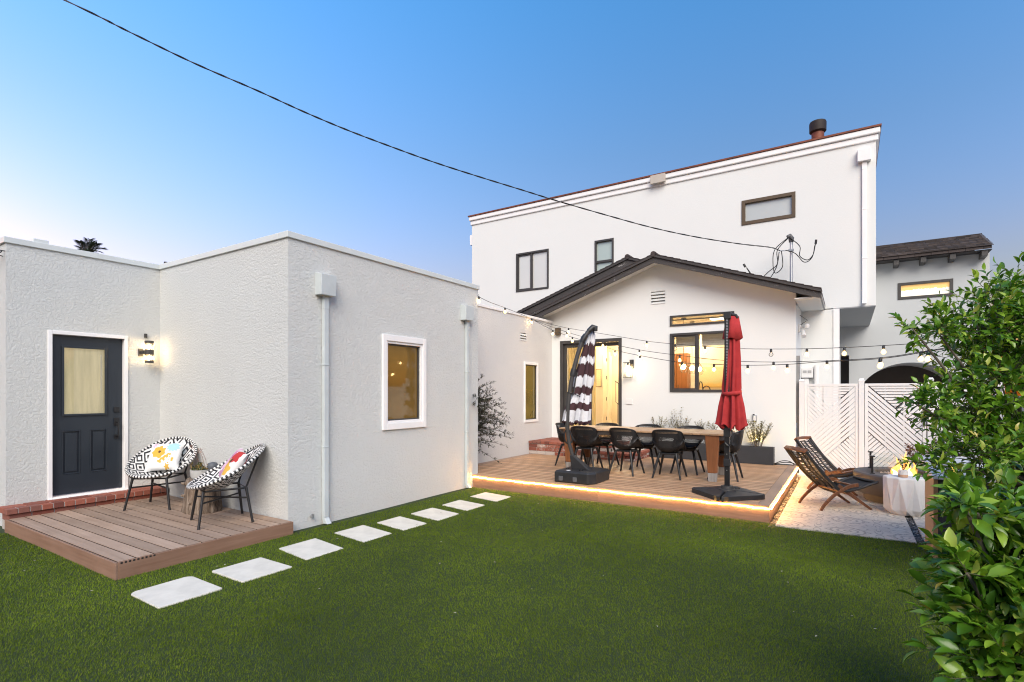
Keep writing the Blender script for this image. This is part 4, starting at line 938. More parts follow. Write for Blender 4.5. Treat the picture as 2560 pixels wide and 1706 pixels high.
for an, z in ((-2.75, 0.09), (-1.9, 0.355), (-1.15, 0.13), (-1.0, 0.33), (-2.1, 0.20), (-0.5, 0.22)):
    d = Vector((math.cos(an), math.sin(an), 0)); q.tube([d * 0.17 + Vector((0, 0, z)), d * 0.205 + Vector((0, 0, z + .006)), d * 0.228 + Vector((0, 0, z + .010))], [0.026, 0.018, 0.010], 8)
q.build('knots', sm, stp, smooth=60)
def leaves(name, items, mats, parent=None, mi=None, fold=0.25, curl=0.15):   # items: rows of (pos, dir, up, length, width)
    n = len(items); A = np.array(items, float).reshape(n, 11); p, d, u, L, Wd = A[:, 0:3], A[:, 3:6], A[:, 6:9], A[:, 9:10], A[:, 10:11]
    d = d / np.linalg.norm(d, axis=1, keepdims=True); s = np.cross(d, u); s /= np.maximum(np.linalg.norm(s, axis=1, keepdims=True), 1e-6); u = np.cross(s, d)
    prof = [(0.0, 0.06, 0.0), (0.25, 0.80, 0.06), (0.55, 1.0, 0.06), (0.82, 0.58, -0.02), (1.0, 0.04, -0.10)]
    V = []
    for (f, w, c) in prof:
        mid = p + d * L * f + u * L * c * curl * 4
        for sg in (-1, 0, 1): V.append(mid + s * (sg * Wd * 0.5 * w) + (u * (abs(sg) * Wd * w * fold)))
    V = np.stack(V, 1); k = V.shape[1]; b = np.arange(n)[:, None] * k
    q = [(3 * i + j, 3 * i + j + 1, 3 * i + j + 4, 3 * i + j + 3) for i in range(4) for j in range(2)]
    F4 = np.concatenate([b + np.array([f]) for f in q], 0)
    o = big_mesh(name, V.reshape(-1, 3), None, mats, parent, F4=F4, smooth=True)
    return o
def leaf_mat(name, stops, rough=0.35, trans=0.25):
    t = NT(name); isl = t.island(); c = t.ramp(isl, stops); t.base(c).rough(rough)
    tr = t.node('ShaderNodeBsdfTranslucent'); t.l.new(t.mix(1.0, c, (0.9, 1.0, 0.35), 'MULTIPLY'), tr.inputs[0]); mx = t.node('ShaderNodeMixShader'); mx.inputs[0].default_value = trans
    t.l.new(t.b.outputs[0], mx.inputs[1]); t.l.new(tr.outputs[0], mx.inputs[2]); t.l.new(mx.outputs[0], t.out.inputs[0]); return t.m
pot = thing('succulent_pot', 'grey bowl of green and yellow succulents on the stump', 'potted plant', (-6.69, 3.41, SD + 0.405))
q = MB().lathe([(0.070, 0), (0.098, 0.012), (0.110, 0.05), (0.113, 0.112), (0.104, 0.112), (0.100, 0.095), (0.0, 0.095)], 28); q.build('bowl', M['concrete'], pot, smooth=45)
r = random.Random(8); it = []
for i in range(34):
    a = r.uniform(0, 6.28); rr = 0.10 * math.sqrt(r.random()); c = Vector((rr * math.cos(a), rr * math.sin(a), 0.09)); lift = r.uniform(0.02, 0.10)
    for k in range(9):
        b = k * 0.7 + r.random(); el = r.uniform(0.3, 1.3); d = Vector((math.cos(b) * math.cos(el), math.sin(b) * math.cos(el), math.sin(el))); it.append((*(c + Vector((0, 0, lift * k / 9))), *d, 0, 0, 1, r.uniform(.025, .048), r.uniform(.009, .015)))
leaves('succulents', it, leaf_mat('succulent_leaf', [(0, (0.045, 0.07, 0.05)), (0.5, (0.10, 0.13, 0.06)), (0.75, (0.34, 0.26, 0.05)), (1, (0.42, 0.16, 0.05))], 0.5, 0.1), pot, fold=0.3)
q = MB().lathe([(0.0, 0), (0.05, .008), (.062, .045), (.05, .085), (0, .1)], 14, (0.09, 0.10, 0.10)); q.build('grey_ball', plain('dark_grey_ball', (0.09, 0.10, 0.115), 0.6), pot, smooth=60)
q = MB()
for dx, dy, h in ((-0.19, 0.10, 0.33), (-0.24, 0.02, 0.36), (-0.12, 0.06, 0.30)): q.tube(catmull([(0.02, 0.05, 0.1), (dx * .35, dy, 0.2), (dx * .8, dy, h * .93), (dx * 1.1, dy, h)], 5), 0.0025, 5)
q.build('flower_stalk', plain('dry_stalk', (0.16, 0.07, 0.05), 0.8), pot, smooth=60)
it = []
for dx, dy, h in ((-0.209, 0.10, 0.33), (-0.264, 0.02, 0.36), (-0.132, 0.06, 0.30)):
    for k in range(12): it.append((dx + r.uniform(-.02, .02), dy + r.uniform(-.02, .02), h + r.uniform(-.02, .02), r.uniform(-1, 1), r.uniform(-1, 1), r.uniform(-.3, 1), 0, 0, 1, .022, .010))
leaves('flowers', it, leaf_mat('dry_pink_flower', [(0, (0.30, 0.10, 0.07)), (1, (0.45, 0.22, 0.14))], 0.8, 0.2), pot)

# ------------------------------------------------------------------ wall lamps
sc = thing('wall_sconce', 'black cylinder sconce with two lit crystal bands beside the dark door', 'wall lamp', (XD, 3.50, 2.1))
q = MB().fbox(fD, 3.442, 3.505, 2.10, 2.208, 0.001, 0.018); q.fbox(fD, 3.468, 3.53, 2.128, 2.182, 0.018, 0.075); q.build('backplate', M['bronze'], sc, world=True, bevel=0.003)
cx, cy = XD + 0.115, 3.535
for z0, z1, rr in ((2.005, 2.035, .054), (2.125, 2.190, .056), (2.283, 2.318, .056)): MB().lathe([(rr, z0), (rr, z1)], 24, (cx, cy, 0)).build('band', M['bronze'], sc, world=True, smooth=40)
for z0, z1 in ((2.036, 2.124), (2.191, 2.282)):
    q = MB()
    for k in range(12): a = 2 * PI * k / 12; q.lathe([(.007, z0), (.007, z1)], 6, (cx + .046 * math.cos(a), cy + .046 * math.sin(a), 0))
    q.build('crystal_rods', M['bulbglass'], sc, world=True)
[MB().lathe([(0, z), (.016, z + .012), (.016, z + .05), (0, z + .066)], 12, (cx, cy, 0)).build('bulb', M['sconcebulb'], sc, world=True, smooth=60) for z in (2.046, 2.202)]
q = MB().fbox(fD, 3.515, 3.550, 2.365, 2.425, 0.001, 0.028); o = q.build('motion_sensor', M['bronze'], None, bevel=0.004); tag(o, 'small black sensor block on the stucco above the crystal sconce', 'sensor')
sc = thing('lantern_sconce', 'square wire lantern sconce lit beside the open sliding door', 'wall lamp', (-4.155, YG, 1.92))
q = MB().fbox(fG, -4.16, -4.065, 2.12, 2.325, 0.001, 0.022); q.fbox(fG, -4.135, -4.095, 2.22, 2.31, 0.022, 0.085); q.build('backplate', M['bronze'], sc, world=True, bevel=0.003)
q = MB()
for d in (0.05, 0.185):
    q.ring(fG, -4.255, -4.075, 1.915, 2.265, 0.007, d - .0035, d + .0035)
for u in (-4.2515, -4.0785):
    for z in (1.9185, 2.2615): q.fbox(fG, u - .0035, u + .0035, z - .0035, z + .0035, 0.054, 0.181)
q.build('frame', M['black'], sc, world=True)
q = MB().lathe([(.022, 2.19), (.022, 2.25)], 12, (-4.165, YG - .1175, 0)); q.build('socket', M['bronze'], sc, world=True, smooth=40)
q = MB().lathe([(0, 2.035), (.03, 2.055), (.036, 2.09), (.024, 2.14), (.016, 2.189)], 14, (-4.165, YG - .1175, 0)); q.build('bulb', M['sconcebulb'], sc, world=True, smooth=60)
q = MB(); [q.fbox(fG, a, b, 1.923, 2.257, d - .001, d + .001) for a, b, d in ((-4.247, -4.083, .05), (-4.247, -4.083, .185))]; q.build('glass', M['clear'], sc, world=True)
wl_ = thing('outdoor_outlet', 'small grey weatherproof outlet box on the wall above the planter', 'outlet', (-1.56, YG, 1.0))
q = MB().fbox(fG, -1.60, -1.525, 1.01, 1.135, 0.0, 0.05); q.build('cover', M['steel'], wl_, world=True, bevel=0.006)
q = MB().fbox(fG, -1.588, -1.537, 1.025, 1.12, 0.051, 0.056); q.build('lid', M['whitecer'], wl_, world=True); q = MB().fbox(fG, -1.60, -1.57, 1.136, 1.155, 0.005, 0.04); q.build('hinge', M['black'], wl_, world=True)

# ------------------------------------------------------------------ umbrellas
um = thing('striped_umbrella', 'closed burgundy and white striped cantilever umbrella in a black base', 'umbrella', (-3.56, 7.68, MD))
q = MB(); b = [(-.33, -.33), (.24, -.33), (.33, -.22), (.33, .33), (-.33, .33)]; fz = lambda u, v, d: (u, v, d)
def lay(poly, z0, z1, ins):
    n = len(poly); cx = sum(p[0] for p in poly) / n; cy = sum(p[1] for p in poly) / n
    V = [(x, y, z0) for x, y in poly] + [(x, y, z1 - .03) for x, y in poly] + [(cx + (x - cx) * ins, cy + (y - cy) * ins, z1) for x, y in poly]
    F = [list(range(n))[::-1]] + [(k * n + i, k * n + (i + 1) % n, (k + 1) * n + (i + 1) % n, (k + 1) * n + i) for k in range(2) for i in range(n)] + [list(range(2 * n, 3 * n))]
    return V, F
q.add(*lay(b, 0, 0.185, 0.93)); q.build('base', M['plastic'], um, bevel=0.018, seg=3)
q = MB(); 
gclip = plain('grey_plastic_clip', (0.10, 0.10, 0.105), 0.5)
for x in (-.21, .03): MB().box(x - .035, x + .035, -.343, -.329, 0.035, 0.10).box(x - .02, x + .02, -.350, -.344, 0.03, 0.085).build('clip', gclip, um, bevel=0.004)
0 and q.build('clip', plain('grey_plastic_clip', (0.10, 0.10, 0.105), 0.5), um, bevel=0.004)
[MB().lathe([(.032, .178), (.032, .20), (.0, .203)], 12, p).build('filler_cap', M['black'], um, smooth=40) for p in ((-.2, -.12, 0), (.06, -.18, 0))]
q = MB().lathe([(0.034, 0.1855), (0.034, .1875), (0, .188)], 20, (0, 0, 0)); o_ = q.build('badge', M['whitepaint'], um); o_.location = (-0.12, -0.25, 0)
Rv = Vector((math.cos(R(YAW)), math.sin(R(YAW)), 0))
def bow(z): return Rv * float(np.interp(z, [.18, .35, .6, .83, 1.05, 1.3, 1.55, 1.81, 2.0, 2.17, 2.27, 2.36, 2.45], [-.10, -.17, -.238, -.265, -.262, -.242, -.205, -.15, -.102, -.045, .0, .06, .13]))
def wp(z, o=(0, 0, 0)): v = Vector((0, .06, z)) + bow(z) + Vector(o); return v
q = MB().hexa([tuple(wp(.18) + Vector(p)) for p in ((-.07, -.08, 0), (.24, -.08, 0), (.24, .08, 0), (-.07, .08, 0))] + [tuple(wp(.40) + Vector(p)) for p in ((-.035, -.04, 0), (.04, -.04, 0), (.04, .04, 0), (-.035, .04, 0))]); q.build('foot', M['plastic'], um, bevel=0.012)
Fv = Vector((-math.sin(R(YAW)), math.cos(R(YAW)), 0)) * .11
q = MB().tube([wp(z) for z in np.linspace(.36, 2.40, 26)], [0.030] * 6 + [0.035] * 20, 12); q.build('pole', M['bronze'], um, smooth=50)
MB().tube([wp(z, Rv * .075 + Fv * .25) for z in np.linspace(.95, 1.72, 9)], .022, 10).build('inner_mast', M['bronze'], um, smooth=50)
for q in (MB().tube([wp(z) for z in (1.66, 1.70, 1.78)], [.046, .052, .042], 12), MB().tube([wp(2.20), wp(2.26), wp(2.32)], [.042, .050, .044], 12), MB().tube([wp(2.38), wp(2.45, Rv * .02), wp(2.44, Rv * .06), wp(2.38, Rv * .11)], [.042, .046, .044, .034], 12)): q.build('collar', M['plastic'], um, smooth=50)
q = MB().tube(catmull([wp(.80, Rv * -.03), wp(.72, Rv * -.06), wp(.62, Rv * -.055), wp(.58, Rv * -.0), wp(.63, Rv * .055), wp(.73, Rv * .05), wp(.80, Rv * .03)], 6), .013, 8).tube([wp(.78, Rv * .04), wp(.70, Rv * .06), wp(.62, Rv * .10)], .008, 6); q.build('crank_handle', M['black'], um, smooth=50)
M['burgundy'] = plain('burgundy_canvas', (0.052, 0.021, 0.025), 0.9, 0, 0.15, 20, 0.1, 200); M['canvaswhite'] = plain('white_canvas', (0.62, 0.62, 0.64), 0.9, 0, 0.06, 20, 0.1, 200)
def folded(name, parent, axis_pts, rad, nf, mats, band, nu=96, nv=96, depth=0.32, seed=1, flare=0.0, wave=0.03):
    rr = random.Random(seed); ph = [rr.uniform(0, 6.28) for _ in range(6)]
    q = MB(); V = []; ap = catmull(axis_pts, 12); m_ = len(ap) - 1
    for j in range(nv + 1):
        f = j / nv; t_ = f * m_; i0 = min(int(t_), m_ - 1); c = ap[i0].lerp(ap[i0 + 1], t_ - i0)
        rb = np.interp(f, [a for a, _ in rad], [b for _, b in rad])
        for k in range(nu):
            an = 2 * PI * k / nu
            fold = 1 + depth * (0.55 + .45 * f) * math.cos(nf * an + ph[0] + 0.9 * math.sin(2 * an + ph[1]) + .5 * math.sin(4 * f + ph[2])) + 0.10 * math.sin((nf * 2 + 3) * an + ph[3] + 3 * f) * f
            zz = 0.0
            if f > 0.93: zz = wave * math.cos(nf * an + ph[0]) * (f - .93) / .07
            V.append(tuple(c + Vector((rb * fold * math.cos(an), rb * fold * math.sin(an), zz))))
    q.v = V
    for j in range(nv):
        for k in range(nu):
            q.f.append([j * nu + k, j * nu + (k + 1) % nu, (j + 1) * nu + (k + 1) % nu, (j + 1) * nu + k]); an = 2 * PI * (k + .5) / nu; q.mi.append(band((j + .5) / nv, an))
    o = q.build(name, mats, parent, smooth=80); s = o.modifiers.new('thickness', 'SOLIDIFY'); s.thickness = 0.003; return o
edges = [0.03, 0.13, 0.24, 0.30, 0.42, 0.53, 0.62, 0.73, 0.82, 0.955]
def sband(f, an):
    ff = f + 0.009 * math.sin(5 * an) + 0.010 * math.sin(11 * an + 1)
    return sum(ff > e for e in edges) % 2
Fv = Vector((-math.sin(R(YAW)), math.cos(R(YAW)), 0)) * .11
ax = [Rv * a_ + Fv + Vector((0, .06, z_)) for z_, a_ in ((2.40, .15), (2.05, .085), (1.7, .03), (1.4, -.02), (1.15, -.085), (.90, -.12))]
folded('canopy', um, ax, [(0, .022), (.06, .055), (.25, .10), (.45, .135), (.62, .125), (.8, .165), (1, .175)], 7, [M['burgundy'], M['canvaswhite']], sband, depth=0.34, seed=4)
q = MB().tube(catmull([wp(1.40, Rv * -.04), wp(1.40, Rv * .0 - Fv * .4), wp(1.36, Rv * .12 - Fv * .2), wp(1.28, Rv * .27 + Fv * .2), wp(1.18, Rv * .34 + Fv)], 6), .008, 6); q.build('tie_strap', M['black'], um, smooth=50)
um2 = thing('red_umbrella', 'closed red umbrella on a straight black pole with a flat cross base', 'umbrella', (-1.385, 7.64, MD))
q = MB()
for k in range(4):
    a = k * PI / 2; Rm = Matrix.Rotation(a, 3, 'Z')
    T = [(0.02, 0.012), (0.47, 0.012), (0.455, 0.05), (0.05, 0.455), (0.012, 0.47), (0.012, 0.02)]
    n = len(T); hz = [.085, .062, .062, .062, .062, .085]; V = []
    for (x, y) in T: V.append(Rm @ Vector((x * 1.0, y * 1.0, 0)))
    for (x, y), h in zip(T, hz): V.append(Rm @ Vector((x * .985 + .002, y * .985 + .002, h)))
    q.add(V, [list(range(n))[::-1], list(range(n, 2 * n))] + [(i, (i + 1) % n, n + (i + 1) % n, n + i) for i in range(n)])
q.build('base', M['plastic'], um2, bevel=0.012, seg=3)
q = MB().lathe([(.115, .06), (.11, .095), (.085, .10), (.08, .135), (.0, .138)], 20).tube([(.09, .02, .115), (.16, .0, .115)], .012, 8); q.build('hub', M['bronze'], um2, smooth=40)
q = MB().box(-.033, .033, -.026, .026, .13, 2.47); q.build('pole', M['black'], um2, bevel=0.006)
q = MB(); 
for i in range(70): 
    z = .98 + i * .0208; q.box(-.010, .016, -.030, -.0262, z, z + .010)
q.build('track', M['steel'], um2)
q = MB()
for z in (.34, .46, .56): q.lathe([(.006, 0), (.006, .003)], 8, (0, 0, 0)) if False else q.box(-.005, .005, -.0285, -.0265, z, z + .012)
q.build('pole_buttons', M['steel'], um2)
MB().box(-.042, .042, -.038, .038, .40, .50).build('sleeve', M['plastic'], um2, bevel=.004); q = MB().box(-.042, .042, -.038, .038, .80, .92).tube(catmull([(.035, -.04, .92), (.075, -.05, .86), (.07, -.055, .74), (.03, -.05, .68), (-.02, -.045, .72)], 5), .012, 8).tube([(.07, -.02, .86), (.13, .0, .85), (.14, .03, .85)], .011, 8); q.build('crank', M['plastic'], um2, smooth=40)
q = MB().box(-.045, .05, -.04, .04, 2.40, 2.50).tube([(.03, 0, 2.47), (.10, .05, 2.45), (.12, .06, 2.41)], .025, 8); q.build('top_bracket', M['plastic'], um2, bevel=0.008)
t = NT('red_canvas'); n = t.noise(9, 4, 0.6); t.base(t.ramp(n, [(0.3, (0.30, 0.018, 0.020)), (0.7, (0.42, 0.030, 0.030))])).rough(0.9); t.bump(t.noise(220, 2, 0.5), 0.15, 0.002); M['redcanvas'] = t.m
off = Vector((.055, .075, 0))
cp = folded('canopy', um2, [off + Vector((0, 0, 2.42)), off + Vector((0, 0, 1.8)), off + Vector((-.01, 0, 1.38)), off + Vector((-.01, 0, .93))], [(0, .055), (.08, .075), (.30, .095), (.60, .105), (.64, .10), (.78, .135), (1, .165)], 8, M['redcanvas'], lambda f, a: 0, depth=0.32, seed=12, wave=0.045)
q = MB().tube([Vector((.045 + .118 * math.cos(a), .075 + .118 * math.sin(a), 1.40 + .01 * math.sin(a))) for a in np.linspace(0, 2 * PI, 33)], 0.0, 4) if False else MB()
pr = [Vector((.045 + .128 * math.cos(a) * (1 + .03 * math.sin(5 * a)), .055 + .128 * math.sin(a), 1.395 + .012 * math.sin(a + 1))) for a in np.linspace(0, 2 * PI, 41)]
for i in range(40):
    a, b = pr[i], pr[i + 1]; q.add([a + Vector((0, 0, -.025)), b + Vector((0, 0, -.025)), b + Vector((0, 0, .025)), a + Vector((0, 0, .025))], [(0, 1, 2, 3)])
o = q.build('tie_strap', M['redcanvas'], um2, smooth=80, weld=True, recalc=True); sdm = o.modifiers.new('thickness', 'SOLIDIFY'); sdm.thickness = 0.004
fl = MB(); 
for k in range(22):
    a = 2 * PI * k / 22; a2 = 2 * PI * (k + 1) / 22; w1_ = 1 + .16 * math.cos(4 * a); w2_ = 1 + .16 * math.cos(4 * a2)
    fl.add([off + Vector((.07 * w1_ * math.cos(a), .07 * w1_ * math.sin(a), 2.44)), off + Vector((.07 * w2_ * math.cos(a2), .07 * w2_ * math.sin(a2), 2.44)), off + Vector((.115 * w2_ * math.cos(a2), .115 * w2_ * math.sin(a2), 2.13 + .015 * math.cos(4 * a2))), off + Vector((.115 * w1_ * math.cos(a), .115 * w1_ * math.sin(a), 2.13 + .015 * math.cos(4 * a)))], [(0, 1, 2, 3)])
o = fl.build('vent_flap', M['redcanvas'], um2, smooth=80, weld=True); sdm = o.modifiers.new('thickness', 'SOLIDIFY'); sdm.thickness = 0.004

# ------------------------------------------------------------------ dining table and chairs
tb = thing('dining_table', 'long teak slatted dining table with slab legs on the large deck', 'table', (-3.04, 9.11, MD))
TXa, TXb, TYa, TYb, TZ = -1.43, 1.43, -.47, .47, .755
q = MB(); ns = 24; sw = (TXb - TXa) / ns
for i in range(ns): q.box(TXa + i * sw + .003, TXa + (i + 1) * sw - .003, TYa, TYb, TZ - .028, TZ)
q.build('tabletop', M['teaktop'], tb, bevel=0.003, seg=1)
q = MB(); q.box(TXa + .03, TXb - .03, TYa + .03, TYa + .055, TZ - .10, TZ - .029); q.box(TXa + .03, TXb - .03, TYb - .055, TYb - .03, TZ - .10, TZ - .029); q.box(TXa + .03, TXa + .055, TYa + .056, TYb - .056, TZ - .10, TZ - .029); q.box(TXb - .055, TXb - .03, TYa + .056, TYb - .056, TZ - .10, TZ - .029)
q.build('apron', plain('dark_table_apron', (0.05, 0.04, 0.035), 0.6), tb)
for sx in (-1, 1):
    for sy in (-1, 1):
        xc = sx * 1.245; ya = sy * (.405); 
        def leg(z0, z1, h0, h1): return MB().hexa([(xc - h0, ya - .045, z0), (xc + h0, ya - .045, z0), (xc + h0, ya + .045, z0), (xc - h0, ya + .045, z0), (xc - h1, ya - .045, z1), (xc + h1, ya - .045, z1), (xc + h1, ya + .045, z1), (xc - h1, ya + .045, z1)])
        lg = leg(.135, TZ - .029, .068, .108).build('leg', M['teak'], tb, bevel=0.012)
        leg(0, .1348, .060, .068).build('worn_foot', M['greywood'], lg, bevel=0.006)
def perf_mat():
    t = NT('perforated_black_shell'); s = t.sep(t.co('UV')); P_ = 1.0
    def fr(x): return t.math('ABSOLUTE', t.math('SUBTRACT', t.math('FRACT', x), 0.5))
    row = t.math('FLOOR', t.math('MULTIPLY', s[1], 44.0)); sh = t.math('MULTIPLY', t.math('MODULO', row, 2.0), 0.5)
    a = fr(t.math('ADD', t.math('MULTIPLY', s[0], 30.0), sh)); b = fr(t.math('MULTIPLY', s[1], 44.0))
    inside = t.math('LESS_THAN', t.math('ADD', t.math('MULTIPLY', a, a), t.math('MULTIPLY', b, b)), 0.085)
    reg = t.math('MULTIPLY', t.math('MULTIPLY', t.math('GREATER_THAN', s[1], 0.50), t.math('LESS_THAN', s[1], 0.93)), t.math('MULTIPLY', t.math('GREATER_THAN', s[0], 0.10), t.math('LESS_THAN', s[0], 0.90)))
    t.base((0.013, 0.013, 0.014)).rough(0.55)
    tr = t.node('ShaderNodeBsdfTransparent'); mx = t.node('ShaderNodeMixShader'); t.l.new(t.math('MULTIPLY', inside, reg), mx.inputs[0]); t.l.new(t.b.outputs[0], mx.inputs[1]); t.l.new(tr.outputs[0], mx.inputs[2]); t.l.new(mx.outputs[0], t.out.inputs[0]); return t.m
M['perf'] = perf_mat()
def shell_chair(label):
    root = thing('dining_chair', label, 'chair')
    # faces +Y; seat front at +Y, back at -Y
    prof = [(0.235, .425), (.225, .45), (.12, .445), (0.0, .43), (-.10, .425), (-.17, .44), (-.215, .49), (-.238, .57), (-.255, .66), (-.268, .745), (-.275, .80)]
    pp = catmull([(0, a, b) for a, b in prof], 4); n = len(pp); NU = 16; V = []; F = []; UV = []
    for i, p in enumerate(pp):
        f = i / (n - 1); w = np.interp(f, [0, .1, .35, .55, .75, .9, 1], [.20, .225, .25, .268, .27, .252, .205])
        lift = np.interp(f, [0, .15, .35, .5, .65, .85, 1], [.0, .03, .19, .20, .10, .02, -.02]); fwd = np.interp(f, [0, .35, .5, .7, .9, 1], [0, .0, .05, .16, .10, .05])
        for k in range(NU + 1):
            u = 2 * k / NU - 1; e = abs(u) ** 3.0
            V.append((u * w * (1 - .06 * e), p.y + fwd * e, p.z + lift * e)); UV.append((k / NU, f))
    for i in range(n - 1):
        for k in range(NU): F.append([i * (NU + 1) + k, i * (NU + 1) + k + 1, (i + 1) * (NU + 1) + k + 1, (i + 1) * (NU + 1) + k])
    me = bpy.data.meshes.new('seat_shell'); me.from_pydata(V, [], F); me.materials.append(M['perf']); uv = me.uv_layers.new(name='UVMap')
    for lp in me.loops: uv.data[lp.index].uv = UV[lp.vertex_index]
    me.shade_smooth(); o = bpy.data.objects.new('seat_shell', me); COL.objects.link(o); o.parent = root; ORG[o] = Vector((0, 0, 0))
    s = o.modifiers.new('thickness', 'SOLIDIFY'); s.thickness = 0.007
    rim = [V[i * (NU + 1)] for i in range(n)] + [V[(n - 1) * (NU + 1) + k] for k in range(1, NU + 1)] + [V[i * (NU + 1) + NU] for i in range(n - 2, -1, -1)] + [V[k] for k in range(NU - 1, -1, -1)]
    MB().tube([Vector(p) for p in rim], 0.0095, 6).build('rim', M['black'], root, smooth=70)
    q = MB().box(-.15, .15, -.14, .15, .385, .418); q.build('under_frame', M['black'], root, bevel=0.012)
    for sx, sy in ((-1, 1), (1, 1), (-1, -1), (1, -1)):
        q = MB().tube([(sx * .13, sy * .13 + .005, .41), (sx * .15, sy * .155 + .005, .33), (sx * .225, sy * .225, 0.0)], [.022, .021, .015], 10); q.build('leg', M['black'], root, smooth=50)
    return root
CH = [(-3.98, 8.78, 0.05, 'black shell dining chair at the front of the table, beside the striped umbrella'), (-3.22, 8.75, -0.10, 'middle one of the three black shell chairs on the front side of the table'), (-2.48, 8.75, 0.04, 'black shell chair on the front side, next to the nearest teak table leg'),
      (-3.94, 9.46, PI, 'black shell chair behind the table in front of the sliding door'), (-3.12, 9.46, PI + .05, 'black shell chair behind the table, middle of the back row'), (-2.36, 9.44, PI - .04, 'black shell chair behind the table nearest the red umbrella'),
      (-4.50, 9.20, -PI / 2, 'black shell chair at the table end by the brick steps'), (-1.68, 9.12, PI / 2, 'black shell chair at the table end behind the red umbrella pole')]
dc = None
for (x, y, a, lb) in CH:
    if dc is None: dc = shell_chair(lb); dc.location = (x, y, MD); dc.rotation_euler = (0, 0, a); dc['group'] = 'black chairs round the dining table'
    else: copy_tree(dc, loc=(x, y, MD), rotz=a, label=lb)
# ------------------------------------------------------------------ planters and shrubs on the deck
def planter(label, x0, x1):
    y0, y1 = 11.25, 11.47; p = thing('planter', label, 'planter', ((x0 + x1) / 2, (y0 + y1) / 2, MD), 0, 'long planters along the gable wall')
    q = MB(); t_ = .02; z0, z1 = MD + .001, MD + .335
    q.box(x0, x1, y0, y0 + t_, z0, z1); q.box(x0, x1, y1 - t_, y1, z0, z1); q.box(x0, x0 + t_, y0 + t_, y1 - t_, z0, z1); q.box(x1 - t_, x1, y0 + t_, y1 - t_, z0, z1)
    q.build('trough', M['charcoal'], p, world=True, bevel=0.004)
    MB().box(x0 + t_ + .001, x1 - t_ - .001, y0 + t_ + .001, y1 - t_ - .001, z0 + .05, z1 - .03).build('soil', M['soil'], p, world=True)
planter('long charcoal planter behind the dining table, nearer the brick steps', -3.62, -2.43)
planter('long charcoal planter behind the red umbrella, nearer the white fence', -2.39, -1.205)
M['shrubleaf'] = leaf_mat('pale_shrub_leaf', [(0, (0.09, 0.08, 0.035)), (0.5, (0.24, 0.21, 0.10)), (1, (0.42, 0.38, 0.24))], 0.6, 0.3)
M['twig'] = plain('grey_twig', (0.10, 0.075, 0.055), 0.85)
def twiggy(name, label, cat, x, y, z, h, spread, ns, mleaf, seed, lsize=.027, group=None, nleaf=30, spy=.35, density=1.0):
    r = random.Random(seed); o = thing(name, label, cat, (x, y, z), 0, group); q = MB(); it = []
    for i in range(ns):
        a = r.uniform(-1, 1); b = r.uniform(-1, 1); hh = h * r.uniform(.62, 1.0); top = Vector((a * spread, b * spread * spy, hh)); base = Vector((a * spread * .25, b * spread * .15, 0))
        P = catmull([base, base.lerp(top, .4) + Vector((r.uniform(-.02, .02), 0, .03)), top], 5); q.tube(P, [.0045 * (1 - .75 * k / (len(P) - 1)) for k in range(len(P))], 5)
        for k in range(4):
            s0 = P[r.randint(3, len(P) - 3)]; e = s0 + Vector((r.uniform(-.10, .10), r.uniform(-.05, .05), r.uniform(.05, .14))) * (h / .6); q.tube([s0, s0.lerp(e, .5) + Vector((.008, 0, 0)), e], [.0025, .002, .001], 4)
            for m_ in range(int(nleaf * density / 4) + 1):
                c = s0.lerp(e, r.uniform(.2, 1)); it.append((*c, r.uniform(-1, 1), r.uniform(-1, 1), r.uniform(-.2, 1), r.uniform(-.4, .4), r.uniform(-.4, .4), 1, lsize * r.uniform(.7, 1.25), lsize * .45))
        for m_ in range(nleaf):
            c = P[min(len(P) - 1, int(len(P) * (.4 + .6 * r.random())))]; it.append((*(c + Vector((r.uniform(-.01, .01),) * 3)), r.uniform(-1, 1), r.uniform(-1, 1), r.uniform(-.1, 1), r.uniform(-.4, .4), r.uniform(-.4, .4), 1, lsize * r.uniform(.7, 1.25), lsize * .45))
    q.build('stems', M['twig'], o, smooth=60); leaves('leaves', it, mleaf, o); return o
zs = MD + .305; gS = 'pale shrubs in the deck planters'
twiggy('shrub', 'sparse pale shrub at the brick step end of the planters', 'shrub', -3.42, 11.36, zs, .60, .26, 11, M['shrubleaf'], 1, group=gS)
twiggy('shrub', 'tallest sparse shrub with upright sprigs behind the dining table', 'shrub', -3.02, 11.36, zs, .78, .20, 10, M['shrubleaf'], 2, group=gS)
twiggy('shrub', 'sparse shrub between the tallest sprigs and the red umbrella', 'shrub', -2.45, 11.36, zs, .64, .30, 11, M['shrubleaf'], 3, group=gS)
twiggy('shrub', 'low yellowish shrub right behind the red umbrella', 'shrub', -1.98, 11.36, zs, .42, .16, 9, M['shrubleaf'], 4, group=gS)
twiggy('shrub', 'bushy yellow lit shrub below the outlet box', 'shrub', -1.51, 11.36, zs, .56, .29, 22, M['shrubleaf'], 5, group=gS, nleaf=40)
for (x, lb) in ((-1.52, 'tiny lit spotlight in the planter under the bushy yellow shrub'), (-2.0, 'tiny lit spotlight in the planter behind the red umbrella')):
    l_ = thing('garden_spotlight', lb, 'spotlight', (x, 11.43, zs), 0, 'planter spotlights')
    MB().tube([(0, 0, 0), (0, 0, .09), (0, .0, .12)], .006, 6).build('stake', M['black'], l_); MB().lathe([(.016, .10), (.024, .15)], 12).build('housing', M['black'], l_, smooth=40)
    MB().lathe([(0, .151), (.014, .153), (.010, .168), (0, .172)], 12).build('lamp', glow('spot_lamp_%s' % ('a' if x > -1.8 else 'b'), (1.0, .70, .25), 55), l_, smooth=60)
q = MB(); r = random.Random(6)
